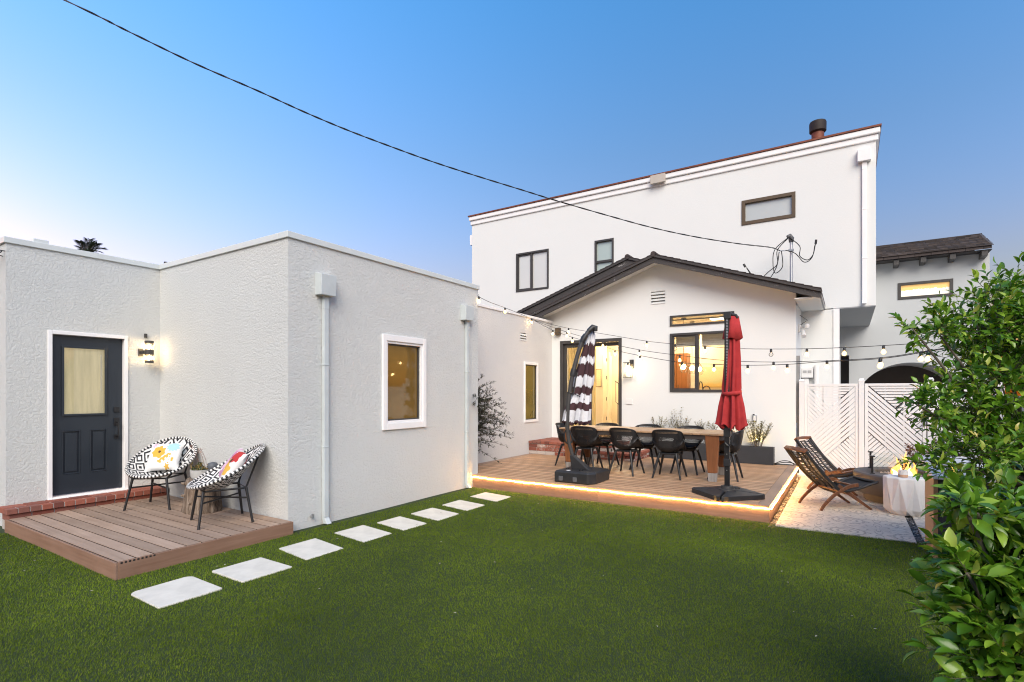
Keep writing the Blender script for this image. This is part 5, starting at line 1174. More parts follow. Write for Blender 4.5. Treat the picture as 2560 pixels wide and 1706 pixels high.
P = [(-1.20, 11.30, MD + .02), (-1.05, 11.22, MD + .10), (-.93, 11.28, MD + .09), (-.86, 11.36, MD + .02), (-.95, 11.42, MD + .012), (-1.1, 11.36, MD + .012), (-1.19, 11.30, MD + .014), (-1.02, 11.25, MD + .07), (-.88, 11.30, MD + .06), (-.83, 11.40, MD + .012)]
q.tube(catmull(P, 8), .008, 6); tag(q.build('cable_coil', M['cord'], None, smooth=60), 'loose loops of black cable on the deck by the planter end', 'cable')

# ------------------------------------------------------------------ olive tree by the studio end
def olive():
    o = thing('olive_tree', 'small olive tree growing out from behind the studio end', 'tree', (-5.89, 7.66, 0.0)); r = random.Random(21)
    MB().lathe([(.14, 0), (.19, .03), (.21, .36), (.19, .36), (.17, .32), (0, .32)], 24, (0, 0, MD + .001)).build('pot', M['charcoal'], o, smooth=40)
    q = MB(); tr = catmull([(0, 0, .45), (.02, .01, .8), (.06, .03, 1.15)], 5); q.tube(tr, [.03 - .0012 * k for k in range(len(tr))], 8)
    it = []
    for i in range(120):
        el = r.uniform(-.45, 1.2); az = r.gauss(.45, .8); L = r.uniform(.40, .92) * (1.0 - .22 * abs(el - .2)); d = Vector((math.cos(el) * math.cos(az), math.cos(el) * math.sin(az), math.sin(el)))
        if d.x < -.25: continue
        s0 = Vector(tr[r.randint(2, len(tr) - 1)]) + Vector((0, 0, r.uniform(0, .35))); e = s0 + d * L + Vector((0, 0, -.06 * L)); P = catmull([s0, s0 + d * L * .5 + Vector((0, 0, .04)), e], 5); q.tube(P, [.006 * (1 - .8 * k / (len(P) - 1)) for k in range(len(P))], 4)
        for k in range(46):
            f = .22 + .75 * r.random(); c = P[min(len(P) - 1, int(f * len(P)))]; it.append((*(c + Vector((r.uniform(-.015, .015), r.uniform(-.015, .015), r.uniform(-.015, .015)))), d.x + r.uniform(-.8, .8), d.y + r.uniform(-.8, .8), d.z + r.uniform(-.7, .8), r.uniform(-.6, .6), r.uniform(-.6, .6), 1, r.uniform(.045, .075), r.uniform(.011, .017)))
    q.build('branches', M['twig'], o, smooth=60)
    leaves('crown', it, leaf_mat('olive_leaf', [(0, (0.018, 0.020, 0.012)), (.6, (0.045, 0.050, 0.028)), (1, (0.11, 0.115, 0.075))], .5, .12), o, fold=.15)
olive()

# ------------------------------------------------------------------ white slatted fence and gate
def clip(poly, a, b, c):   # keep a*x+b*y <= c
    out = []
    for i in range(len(poly)):
        p, q = poly[i], poly[(i + 1) % len(poly)]; dp, dq = a * p[0] + b * p[1] - c, a * q[0] + b * q[1] - c
        if dp <= 0: out.append(p)
        if (dp < 0 < dq) or (dq < 0 < dp): f = dp / (dp - dq); out.append((p[0] + (q[0] - p[0]) * f, p[1] + (q[1] - p[1]) * f))
    return out
FY = 11.50
def slat_panel(x0, x1, z0, z1, mirror):
    q = MB(); fcF = fy(FY); W_, H_ = x1 - x0, z1 - z0
    def X(u): return x1 - u if mirror else x0 + u
    def strips(poly, ang, pitch, gap, off=0.0):
        nx_, nz_ = -math.sin(ang), math.cos(ang); ds = [p[0] * nx_ + p[1] * nz_ for p in poly]; k = math.floor((min(ds) - off) / pitch)
        while off + k * pitch < max(ds):
            lo_, hi_ = off + k * pitch + gap / 2, off + (k + 1) * pitch - gap / 2; p = clip(clip(poly, nx_, nz_, hi_), -nx_, -nz_, -lo_)
            if len(p) >= 3 and abs(sum(p[i][0] * p[(i + 1) % len(p)][1] - p[(i + 1) % len(p)][0] * p[i][1] for i in range(len(p)))) > 2e-4: q.prism([(X(u), z0 + v) for u, v in p], fcF, -.044, -.012)
            k += 1
    # main band "/" from bottom left to top right; u to the right before mirroring
    A0 = (0, H_ * .50); A1 = (W_, H_); B1 = (W_, H_ * .475); B0 = (W_ * .02, 0)
    ang = math.atan2(H_ * .50, W_); g = .011
    band = [(0, 0), (W_, 0), (W_, H_), (0, H_)]; nx_, nz_ = -math.sin(ang), math.cos(ang); ca = A0[0] * nx_ + A0[1] * nz_; cb = B1[0] * nx_ + B1[1] * nz_
    full = band; bd = clip(clip(full, nx_, nz_, ca), -nx_, -nz_, -cb); strips(bd, ang, (ca - cb) / round((ca - cb) / .0615), .013, cb)
    up = clip(full, -nx_, -nz_, -(ca + g)); an2 = PI - math.atan2(H_ * .5, W_) - .02; mx_, mz_ = -math.sin(an2), math.cos(an2); cc = 0 * mx_ + H_ * mz_
    if mz_ > 0: mx_, mz_, cc = mx_, mz_, cc
    lft = clip(up, *( (mx_, mz_, cc - g) if mz_ > 0 else (-mx_, -mz_, -cc - g))); top = clip(up, *((-mx_, -mz_, -cc - g) if mz_ > 0 else (mx_, mz_, cc - g)))
    strips(lft, an2, .056, .012); strips(top, 0.0, .051, .012, H_)
    dn = clip(full, nx_, nz_, cb - g); strips(dn, an2, .056, .012)
    # thin backing straps that hold the slats
    for f in (.33, .67): q.fbox(fcF, x0 + W_ * f - .012, x0 + W_ * f + .012, z0, z1, -.056, -.045)
    return q
def fence_panel(x0, x1, mirror, parent, name='panel'):
    q = MB().ring(fy(FY), x0, x1, .07, 1.75, .050, -.045, .0, wt=.045, wb=.06); p = q.build(name, M['vinyl'], parent, world=True, bevel=0.003)
    slat_panel(x0 + .052, x1 - .052, .132, 1.703, mirror).build('slats', M['vinyl'], p, world=True)
    return p
fen = thing('fence', 'white slatted privacy fence with diagonal chevron slats at the back of the patio', 'fence', (1.0, FY, 0))
def post(x, h=1.80):
    q = MB().box(x - .042, x + .042, FY - .02 , FY + .064, -.03, h); q.hexa([(x - .048, FY - .026, h), (x + .048, FY - .026, h), (x + .048, FY + .07, h), (x - .048, FY + .07, h), (x - .030, FY - .008, h + .045), (x + .030, FY - .008, h + .045), (x + .030, FY + .052, h + .045), (x - .030, FY + .052, h + .045)])
    return q
for x in (-.745, .212, 1.20, 2.10): 
    pp_ = post(x).build('post', M['vinyl'], fen, world=True, bevel=0.004)
    if x < 0: MB().box(x - .07, x + .07, FY - .06, FY + .09, -.001, .035).build('post_skirt', M['vinyl'], pp_, world=True, bevel=0.006)
fence_panel(-.70, .168, False, fen); fence_panel(1.245, 2.056, True, fen)
gt = thing('gate', 'white slatted gate leaf with diagonal chevron slats and a latch', 'gate', (.7, FY, 0))
fence_panel(.262, 1.142, True, gt, 'leaf')
q = MB().fbox(fy(FY), 1.10, 1.14, 1.02, 1.12, .001, .02).tube([(1.122, FY - .02, 1.07), (1.122, FY - .06, 1.07), (1.09, FY - .065, 1.055)], .010, 8); q.build('latch', M['steel'], gt, world=True, bevel=0.002)
sf = thing('side_fence', 'white board fence running along the far side of the yard', 'fence', (2.45, 5, 0))
q = MB(); [q.box(2.44, 2.46, 0.2 + i * .15, .342 + i * .15, .05, 1.76) for i in range(75)]; q.build('boards', M['vinyl'], sf, world=True)
for k in range(6): MB().box(2.465, 2.55, .2 + k * 2.2, .29 + k * 2.2, -.05, 2.5 if k == 3 else 1.82).build('post', M['vinyl'], sf, world=True)

# ------------------------------------------------------------------ patio furniture
def lounge_chair(label):
    root = thing('lounge_chair', label, 'lounge chair'); hw = .235
    for sx in (-1, 1):
        x = sx * (hw + .012)
        arc = catmull([(x, .16, .345), (x, .02, .315), (x, -.16, .215), (x, -.30, .085), (x, -.36, 0.0)], 6); q = MB()
        for i in range(len(arc) - 1):
            f = i / (len(arc) - 1); q.bar(arc[i], arc[i + 1], .026, .050 - .018 * f, (0, 1, .6), .026, .050 - .018 * (i + 1) / (len(arc) - 1))
        q.build('rear_leg', M['walnut'], root, bevel=0.004)
        x2 = sx * (hw - .018); MB().bar((x2, -.10, .33), (x2, .37, 0.0), .026, .056, (0, 1, 0), .024, .028).build('front_leg', M['walnut'], root, bevel=0.004)
    q = MB().bar((-hw, -.075, .255), (hw, -.075, .255), .05, .024).bar((-hw, .15, .32), (hw, .15, .32), .045, .022).bar((-hw, .10, .20), (hw, .10, .20), .03, .022); q.build('cross_rail', M['walnut'], root, bevel=0.004)
    b0, b1 = Vector((0, -.075, .25)), Vector((0, -.56, .795)); bd = (b1 - b0).normalized(); bn = Vector((0, -bd.z, bd.y))
    for sx in (-1, 1):
        q = MB(); P = [b0 + Vector((sx * hw, 0, 0)), b0.lerp(b1, .5) + Vector((sx * hw, -.022, -.014)), b1 + Vector((sx * hw, 0, 0))]; P = catmull(P, 5)
        for i in range(len(P) - 1): q.bar(P[i], P[i + 1], .028, .040, bn)
        q.build('back_rail', M['cord'], root, bevel=0.003)
    P = catmull([b1 + Vector((-hw - .012, 0, .010)), b1 + Vector((0, -.025, .018)), b1 + Vector((hw + .012, 0, .010))], 6); q = MB()
    for i in range(len(P) - 1): q.bar(P[i], P[i + 1], .030, .055, bn)
    q.build('top_rail', M['walnut'], root, bevel=0.005)
    q = MB(); r = random.Random(3)
    for i in range(34):
        f = .05 + .90 * i / 33; c = b0.lerp(b1, f) + Vector((0, -.022 * math.sin(PI * f), -.012 * math.sin(PI * f))); j = r.uniform(-.008, .008)
        q.tube([c + Vector((-hw, 0, 0)), c + Vector((-.07, 0, j)) - bn * .012, c + Vector((.07, 0, -j)) - bn * .012, c + Vector((hw, 0, 0))], .0062, 5)
    for x in (-.16, -.02, .10): q.tube([b0.lerp(b1, f) + Vector((x + .02 * math.sin(f * 9), -.022 * math.sin(PI * f) - .004, 0)) for f in np.linspace(.05, .95, 14)], .012, 5)
    for sx in (-1, 1): q.tube([b0.lerp(b1, f) + Vector((sx * (hw - .012), -.022 * math.sin(PI * f), 0)) for f in np.linspace(.03, .97, 10)], .021, 8)
    q.build('back_cords', M['cord'], root, smooth=60)
    q = MB(); V = []; 
    prof = [(-.09, .262), (.05, .268), (.20, .300), (.33, .345), (.44, .375)]; pp = catmull([(0, a, b) for a, b in prof], 5); nn = len(pp)
    for p in pp:
        for k in range(9): u = k / 4 - 1; V.append((u * hw, p.y, p.z - .028 * (1 - u * u)))
    q.add(V, [(i * 9 + k, i * 9 + k + 1, (i + 1) * 9 + k + 1, (i + 1) * 9 + k) for i in range(nn - 1) for k in range(8)])
    t = NT('black_cord_webbing'); s_ = t.sep(t.co()); t.base((0.014, 0.013, 0.013)).rough(.7); t.bump(t.math('SINE', t.math('MULTIPLY', s_[1], 420.0)), .6, .003)
    o = q.build('seat_webbing', t.m, root, smooth=70); s2 = o.modifiers.new('thickness', 'SOLIDIFY'); s2.thickness = .02; s2.offset = -1
    q = MB()
    for sx in (-1, 1): q.tube([(sx * hw, p.y, p.z - .004) for p in pp], .019, 8)
    q.tube([(-hw, .44, .372), (0, .445, .362), (hw, .44, .372)], .02, 8); q.build('seat_edge', M['cord'], root, smooth=60)
    return root
l1 = lounge_chair('wooden lounge chair with black cord seat nearest the lawn'); l1.location = (-.155, 8.63, 0); l1.rotation_euler = (0, 0, math.atan2(.451, .541) - PI / 2 - .08); l1['group'] = 'wooden lounge chairs by the fire pit'
l2 = copy_tree(l1, loc=(-.13, 10.05, 0), rotz=math.atan2(-.5, .87) - PI / 2 + .12, label='wooden lounge chair with black cord seat, the one against the white fence')
fp = thing('fire_pit', 'round dark concrete fire pit with flames inside a glass guard', 'fire pit', (.70, 9.62, 0))
fpm = plain('bronze_concrete', (0.085, 0.080, 0.078), .6, 0, .12, 5, .08, 60)
MB().lathe([(.60, .115), (.625, .15), (.63, .395), (.615, .415), (.36, .415), (.36, .36), (.0, .36)], 64).build('bowl', fpm, fp, smooth=35)
MB().lathe([(.50, 0), (.50, .114)], 48).build('plinth', fpm, fp, smooth=40)
MB().fbox(lambda u, z, d: (-.622 - d, u - .02, z), -.02, .02, .33, .375, 0, .012).build('badge', plain('brass', (.55, .36, .10), .3, .9), fp)
q = MB(); r = random.Random(4)
for i in range(160):
    a = r.uniform(0, 6.28); rr = .33 * math.sqrt(r.random()); s = r.uniform(.010, .022); q.lathe([(0, -s * .6), (s, 0), (0, s * .7)], 6, (rr * math.cos(a), rr * math.sin(a), .368 + r.uniform(0, .012)))
q.build('lava_stones', plain('pale_fire_glass', (.42, .36, .30), .5, 0, .4, 30), fp)
cs = [(-.40, -.34), (.40, -.34), (.40, .34), (-.40, .34)]
q = MB(); [q.fbox(lambda u, z, d: (u, -.34 + d, z), -.385, .385, .42, .66, -.003, .003) for _ in (0,)]; q.fbox(lambda u, z, d: (u, .34 + d, z), -.385, .385, .42, .66, -.003, .003); q.fbox(lambda u, z, d: (-.40 + d, u, z), -.325, .325, .42, .66, -.003, .003); q.fbox(lambda u, z, d: (.40 + d, u, z), -.325, .325, .42, .66, -.003, .003)
q.build('glass_guard', M['clear'], fp)
for (x, y) in cs: MB().box(x - .014, x + .014, y - .014, y + .014, .416, .655).box(x - .035, x + .035, y - .035, y + .035, .656, .672).box(x - .03, x + .03, y - .03, y + .03, .416, .428).build('guard_post', M['black'], fp)
def tongue(q, x, y, h, w, s):
    P = [Vector((x + .035 * math.sin(s + 4 * f) * f, y + .03 * math.cos(s * 1.7 + 3 * f) * f, .37 + h * f)) for f in np.linspace(0, 1, 9)]
    q.tube(P, [w * v for v in (.55, .9, 1.0, .92, .74, .52, .32, .15, .02)], 10)
q = MB(); [tongue(q, x, y, h, w, s) for x, y, h, w, s in ((-.06, -.02, .27, .05, 1), (.04, .03, .35, .055, 2), (.0, -.08, .20, .05, 3.2), (-.12, .05, .18, .04, 4.4), (.10, -.05, .21, .045, 5.5), (.01, .06, .28, .035, .4))]
q.build('flames', M['flame'], fp, smooth=80)
q = MB(); [tongue(q, x, y, h, w, s) for x, y, h, w, s in ((-.02, -.10, .13, .04, 1.3), (.07, -.07, .12, .035, 2.3), (-.12, -.06, .10, .03, .6))]; q.build('flame_core', M['flamecore'], fp, smooth=80)
stb = thing('side_table', 'white faceted concrete drum table beside the fire pit', 'side table', (.63, 8.63, 0)); n = 9
V = []; 
for k in range(2 * n):
    a = PI * k / n + .2; V.append((.236 * (1 if k % 2 == 0 else .87) * math.cos(a), .236 * (1 if k % 2 == 0 else .87) * math.sin(a), .47))
for k in range(2 * n):
    a = PI * k / n + .2; rr = .236 * (.80 if k % 2 == 0 else 1.0); V.append((rr * math.cos(a), rr * math.sin(a), .07))
for k in range(2 * n): a = PI * k / n + .2; V.append((.165 * math.cos(a), .165 * math.sin(a), 0.0))
for k in range(2 * n): a = PI * k / n + .2; V.append((.222 * (1 if k % 2 == 0 else .88) * math.cos(a), .222 * (1 if k % 2 == 0 else .88) * math.sin(a), .485))
m2 = 2 * n; F_ = []
for k in range(m2):
    k2 = (k + 1) % m2
    if k % 2 == 0: F_ += [(k, k2, m2 + k2), (k, m2 + k2, m2 + k)]
    else: F_ += [(k, k2, m2 + k), (k2, m2 + k2, m2 + k)]
    F_ += [(2 * m2 + k, 2 * m2 + k2, m2 + k2, m2 + k), (3 * m2 + k, k, k2, 3 * m2 + k2)]
F_ += [list(range(3 * m2, 4 * m2)), list(range(2 * m2, 3 * m2))[::-1]]
MB().add(V, F_).build('drum', M['whitecon'], stb, bevel=0.003)
pt = thing('potted_sprig', 'small white and tan pot with a leafy sprig on the faceted table', 'potted plant', (.61, 8.56, .486))
MB().lathe([(.050, 0), (.054, .004), (.054, .036)], 24).build('pot_base', M['terracotta'], pt, smooth=40); MB().lathe([(.0545, .0362), (.055, .092), (.049, .095), (.047, .08), (0, .08)], 24).build('pot_rim', M['whitecer'], pt, smooth=40)
q = MB(); it = []; r = random.Random(14)
for k in range(7):
    e = Vector((r.uniform(-.06, .06), r.uniform(-.05, .05), r.uniform(.15, .25))); P = catmull([(0, 0, .08), e * .6 + Vector((.01, 0, .03)), e], 4); q.tube(P, .002, 4)
    for p in P[3:]: it += [(*p, r.uniform(-1, 1), r.uniform(-1, 1), r.uniform(0, 1), 0, 0, 1, .026, .012) for _ in range(3)]
q.build('stems', M['twig'], pt); leaves('leaves', it, leaf_mat('dark_sprig_leaf', [(0, (0.03, .04, .02)), (1, (.08, .10, .04))], .5, .15), pt)
ct = thing('outdoor_counter', 'black fronted outdoor counter with a tan end panel, half hidden by the citrus tree', 'counter', (1.4, 6.83, 0))
tan = wood('tan_end_panel', (.36, .20, .085), (.44, .26, .12), 'Z', .6, .5, None, .05)
MB().box(.700, .735, 6.50, 7.16, -.02, .755).build('end_panel', tan, ct, world=True, bevel=0.003)
q = MB(); [q.box(.7355 + k * .42, .7355 + k * .42 + .414, 6.515, 6.545, .03, .75) for k in range(3)]; q.box(.736, 2.0, 6.546, 7.14, .0, .752); q.build('front', M['charcoal'], ct, world=True, bevel=0.003)
MB().hexa([(.69, 6.48, .757), (2.02, 6.48, .757), (2.02, 7.35, .757), (.69, 7.35, .757), (.69, 6.48, .79), (2.02, 6.48, .79), (2.02, 7.35, .90), (.69, 7.35, .90)]).build('worktop', M['whitecon'], ct, world=True, bevel=0.004)
M['redleaf'] = leaf_mat('russet_leaf', [(0, (.10, .028, .018)), (1, (.26, .09, .05))], .6, .25); M['purpleleaf'] = leaf_mat('dark_purple_leaf', [(0, (.010, .006, .010)), (1, (.04, .022, .03))], .45, .1)
def potplant(name, label, x, y, h, ml, seed, ls):
    o = twiggy(name, label, 'potted plant', x, y, .30, h, .20, 12, ml, seed, ls, nleaf=18, spy=.9); q = MB().lathe([(.11, -.30), (.15, -.02), (.15, .0), (.13, .0), (.12, -.03), (0, -.03)], 24); q.build('pot', M['charcoal'], o, smooth=40); return o
potplant('russet_plant', 'russet leaved potted plant between the fire pit and the gate', 1.0, 10.72, .46, M['redleaf'], 31, .040)
potplant('purple_plant', 'dark purple leaved potted plant in front of the gate post', 1.36, 10.95, .56, M['purpleleaf'], 32, .06)

# ------------------------------------------------------------------ citrus trees
UP = [(1.20, 6.10, 2.08, 0.60), (0.85, 5.87, 2.18, 0.32), (0.60, 5.60, 2.12, 0.17), (0.44, 5.50, 2.12, 0.085), (1.02, 6.0, 2.46, 0.15), (1.3, 6.40, 2.52, 0.22), (0.99, 5.73, 1.63, 0.423), (0.79, 5.72, 1.77, 0.2), (0.75, 5.46, 1.41, 0.286), (0.57, 5.34, 1.47, 0.159), (0.44, 5.26, 1.5, 0.108), (1.08, 5.66, 1.15, 0.477), (0.77, 5.23, 1.08, 0.288), (0.59, 5.12, 1.04, 0.152), (0.5, 5.06, 1.08, 0.079)]
LO = [(0.56, 3.08, 0.99, 0.183), (0.45, 2.95, 1.04, 0.102), (0.38, 2.87, 1.09, 0.057), (0.33, 2.81, 1.12, 0.027), (0.49, 2.92, 0.82, 0.183), (0.39, 2.79, 0.85, 0.081), (0.32, 2.69, 0.88, 0.04), (0.56, 2.85, 0.68, 0.27), (0.41, 2.69, 0.7, 0.109), (0.43, 2.64, 0.57, 0.152), (0.35, 2.57, 0.52, 0.045)]
def citrus(label, base, blobs, ls, dens, seed, fork, sh):
    o = thing('citrus_tree', label, 'tree', base, 0, 'citrus trees at the lawn edge'); B = Vector(base); r = random.Random(seed); q = MB(); it = []; q2 = MB()
    fk = Vector(fork) - B; tr = catmull([(0, 0, -.05), fk * .5 + Vector((.03, -.02, 0)), fk], 6); q.tube(tr, [.055 - .02 * k / (len(tr) - 1) for k in range(len(tr))], 10)
    for (x, y, z, rad) in blobs:
        sk = sh if rad > .17 or base[1] < 4 else sh * .25; x += sk * .8438; y += sk * .5366; rad *= .86; c = Vector((x, y, z)) - B; P = catmull([fk, fk.lerp(c, .55) + Vector((r.uniform(-.05, .05), r.uniform(-.05, .05), .05)), c], 6); q.tube(P, [.020 - .014 * k / (len(P) - 1) for k in range(len(P))], 6)
        ns = max(6, int(dens * rad ** 2.1))
        for i in range(ns):
            u = r.uniform(-1, 1); an = r.uniform(0, 2 * PI); s = math.sqrt(1 - u * u); d = Vector((s * math.cos(an), s * math.sin(an), u * .95 + .12)).normalized(); rr = rad * r.uniform(.25, .82) * (1 + .28 * math.sin(3.1 * d.x + 5.3 * d.y + seed + x * 9) + .16 * math.sin(7 * d.z + 4 * d.x))
            s0 = c + d * rr; gd = (d + Vector((r.uniform(-.7, .7), r.uniform(-.7, .7), r.uniform(-.35, .75)))).normalized(); L = min(ls * r.uniform(1.2, 2.9), rad * .8 + ls * .6); q2.tube([c + d * rr * .45, s0, s0 + gd * L], [.0035, .0028, .0012], 4, False); nl = r.randint(6, 10); ph = r.uniform(0, 6.28)
            side = gd.orthogonal().normalized(); sd2 = gd.cross(side)
            for k in range(nl):
                f = k / (nl - 1); a = ph + k * 2.4; rad_d = side * math.cos(a) + sd2 * math.sin(a); dd = (gd * (.35 + .9 * f) + rad_d * (1.0 - .45 * f) + Vector((0, 0, r.uniform(-.25, .15)))).normalized()
                upv = (Vector((0, 0, 1)) * .8 + gd * .6 + Vector((r.uniform(-.5, .5), r.uniform(-.5, .5), 0))).normalized(); sz = ls * r.uniform(.5, 1.2) * (1 - .25 * f); it.append((*(s0 + gd * L * f), *dd, *upv, sz, sz * r.uniform(.40, .50)))
    q.build('trunk', M['bark'], o, smooth=60); q2.build('twigs', M['greentwig'], o, recalc=False)
    leaves('crown', it, M['citrus'], o, fold=.22, curl=.16); return o, len(it)
M['bark'] = plain('citrus_bark', (.13, .11, .085), .85, 0, .25, 14, .4, 40); M['greentwig'] = plain('green_twig', (.06, .075, .025), .7)
M['citrus'] = leaf_mat('citrus_leaf', [(0, (.038, .105, .010)), (.4, (.085, .205, .016)), (.7, (.155, .30, .026)), (.88, (.25, .40, .04)), (.97, (.38, .48, .08)), (1, (.45, .38, .08))], .26, .30)
_, n1 = citrus('leafy citrus tree at the back, reaching over the white fence and counter', (1.25, 6.0, 0), UP, .098, 950, 5, (1.35, 5.95, .75), .09)
t2, n2 = citrus('leafy citrus bush closest to the camera at the lawn edge', (.75, 3.0, 0), LO, .104, 2800, 6, (.70, 2.98, .35), .095)
q = MB().lathe([(0, -.032), (.012, -.028), (.024, -.012), (.026, .004), (.018, .022), (.006, .031), (0, .034)], 14); o = q.build('lemon', plain('ripe_lemon', (.75, .42, .03), .4), None, smooth=80); o.location = (.60, 2.76, 1.10); o.rotation_euler = (.5, .3, 0)
tag(o, 'ripe yellow lemon hanging among the nearest citrus leaves', 'lemon')
print('leaves', n1, n2)

# ------------------------------------------------------------------ string lights
def strand(label, pts, bulbs, first, last=None, unlit=()):
    P = [first] + pts + ([last] if last else []); o = thing('string_lights', label, 'string lights', first, 0, 'strings of bulbs over the deck'); B = Vector(first)
    MB().tube([p - B for p in catmull(P, 5)], .0045, 6).build('cable', M['cord'], o, smooth=60)
    for k, i in enumerate(bulbs):
        p = Vector(pts[i]) - B; lit = i not in unlit
        MB().lathe([(.008, .006), (.016, -.004), (.017, -.040), (.012, -.045)], 10, tuple(p)).build('socket', M['cord'], o, smooth=40)
        bb_ = MB().lathe([(.012, -.0455), (.026, -.066), (.032, -.086), (.023, -.108), (0, -.116)], 14, tuple(p)).build('bulb', M['bulbhalo'] if lit else M['bulbglass'], o, smooth=60)  # lit shell imitates glare; the filament inside is the lamp
        if lit: MB().lathe([(0, -.060), (.012, -.068), (.015, -.082), (.010, -.094), (0, -.098)], 10, tuple(p)).build('filament', M['bulb'], bb_, smooth=60)
HK = (-6.125, 10.56, 3.255); END = (2.46, 7.0, 2.45)
T = [(-5.755, 10.442, 3.151), (-5.045, 10.192, 2.962), (-4.007, 9.826, 2.731), (-3.114, 9.51, 2.531), (-2.538, 9.307, 2.433), (-1.998, 9.116, 2.354), (-1.465, 8.929, 2.282), (-0.969, 8.754, 2.241), (-0.491, 8.585, 2.212), (-0.039, 8.425, 2.198), (0.388, 8.275, 2.194), (0.797, 8.13, 2.199), (1.176, 7.997, 2.221)]
Ms = [(-5.041, 10.109, 2.87), (-4.049, 9.683, 2.58), (-3.186, 9.313, 2.361), (-2.373, 8.964, 2.209), (-1.59, 8.627, 2.082), (-0.89, 8.327, 2.023), (-0.356, 8.098, 2.01), (-0.229, 8.043, 2.006), (0.338, 7.799, 2.014), (0.709, 7.64, 2.06), (1.099, 7.473, 2.128)]
Ls = [(-5.448, 10.233, 2.949), (-4.819, 9.913, 2.732), (-4.01, 9.503, 2.494), (-3.653, 9.321, 2.376), (-3.078, 9.029, 2.236), (-2.242, 8.605, 2.068), (-1.697, 8.328, 2.015), (-1.192, 8.072, 1.975), (-0.672, 7.808, 1.961), (-0.336, 7.637, 1.971), (0.31, 7.309, 1.977), (0.719, 7.101, 2.029), (1.022, 6.948, 2.083)]
strand('topmost of the three bulb strings crossing in front of the gable', T, [1, 3, 4, 5, 6, 7, 8, 9, 10, 11], HK, END, unlit=(4, 7, 11))
strand('middle bulb string, passing in front of the red umbrella', Ms, [0, 1, 2, 3, 4, 5, 7, 8, 9], HK, END)
strand('lowest hanging bulb string over the dining table', Ls, [0, 1, 3, 4, 5, 6, 7, 8, 10, 11], HK, END)
strand('short bulb string between the studio corner and the low wing', [(-5.395, 7.415, 3.25), (-5.509, 7.916, 3.235), (-5.679, 8.676, 3.25), (-5.875, 9.557, 3.257), (-6.05, 10.35, 3.256)], [0, 2, 4], (-5.39, 7.405, 3.285), HK)

# ------------------------------------------------------------------ service mast and overhead cable
ms = thing('service_mast', 'grey electric service mast with looped wires above the gable roof', 'mast', (-1.0, 12.5, 3.62))
q = MB().tube([(0, 0, 0), (0, 0, 1.15)], .030, 12); q.build('pipe', M['steel'], ms, smooth=40)
q = MB().tube([(0, 0, 1.12), (0, 0, 1.20), (-.03, -.03, 1.25), (-.07, -.05, 1.23)], [.045, .055, .05, .035], 12); q.build('weatherhead', plain('dark_grey_cast_metal', (.08, .08, .085), .5), ms, smooth=50)
q = MB().box(-.05, .05, -.05, .05, .93, .97).tube([(-.03, -.03, .95), (-.20, -.08, .95)], .012, 6); q.build('clamp', M['steel'], ms)
q = MB()
for P in ([(-.05, -.04, 1.22), (-.30, -.06, 1.0), (-.34, -.06, .72), (-.30, -.05, .50), (-.16, -.05, .62), (-.18, -.05, .95)], [(-.06, -.04, 1.2), (-.26, -.03, .98), (-.26, -.02, .70), (-.42, -.04, .55), (-.66, -.05, .38), (-.86, -.05, .68)], [(-.22, -.08, .93), (-.28, -.07, .60), (-.50, -.05, .30), (-.70, -.05, .45), (-.86, -.05, .69)], [(-.02, -.06, 1.2), (.16, -.05, 1.0), (.16, -.05, .80), (.30, -.04, .70), (.40, -.04, .80), (.44, -.04, 1.0)], [(-.1, -.07, .95), (.08, -.06, .86), (.24, -.05, .66), (.38, -.04, .74), (.43, -.04, .98)]): q.tube(catmull(P, 6), .009, 6)
for (x, z, dx, dz) in ((-.88, .70, -.04, .07), (.445, 1.0, .01, .09)): q.tube([(x, -.05, z), (x + dx, -.05, z + dz)], .022, 8)
q.build('wire_loops', M['cord'], ms, smooth=60)
CB = [(-16, -11, 11.0), (-11.5, -4.0, 8.1), (-8.6, .62, 6.6), (-7.509, 2.329, 6.051), (-7.173, 2.855, 5.859), (-6.826, 3.398, 5.667), (-6.447, 3.989, 5.497), (-6.136, 4.476, 5.345), (-5.833, 4.948, 5.217), (-5.509, 5.454, 5.106), (-5.162, 5.996, 4.999), (-4.79, 6.579, 4.91), (-4.388, 7.206, 4.823), (-4.044, 7.744, 4.748), (-3.484, 8.618, 4.645), (-2.973, 9.417, 4.565), (-2.415, 10.289, 4.526), (-1.803, 11.245, 4.530), (-1.339, 11.97, 4.560), (-1.2, 12.42, 4.57)]
P = catmull(CB, 24); q = MB()
for ph in (0, PI):
    q.tube([p + Vector((.004 * math.cos(i * .42 + ph), 0, .0055 * math.sin(i * .42 + ph))) for i, p in enumerate(P)], .0062, 6)
tag(q.build('overhead_cable', M['cord'], None, smooth=60), 'twisted black power cable sweeping across the sky to the mast', 'cable')

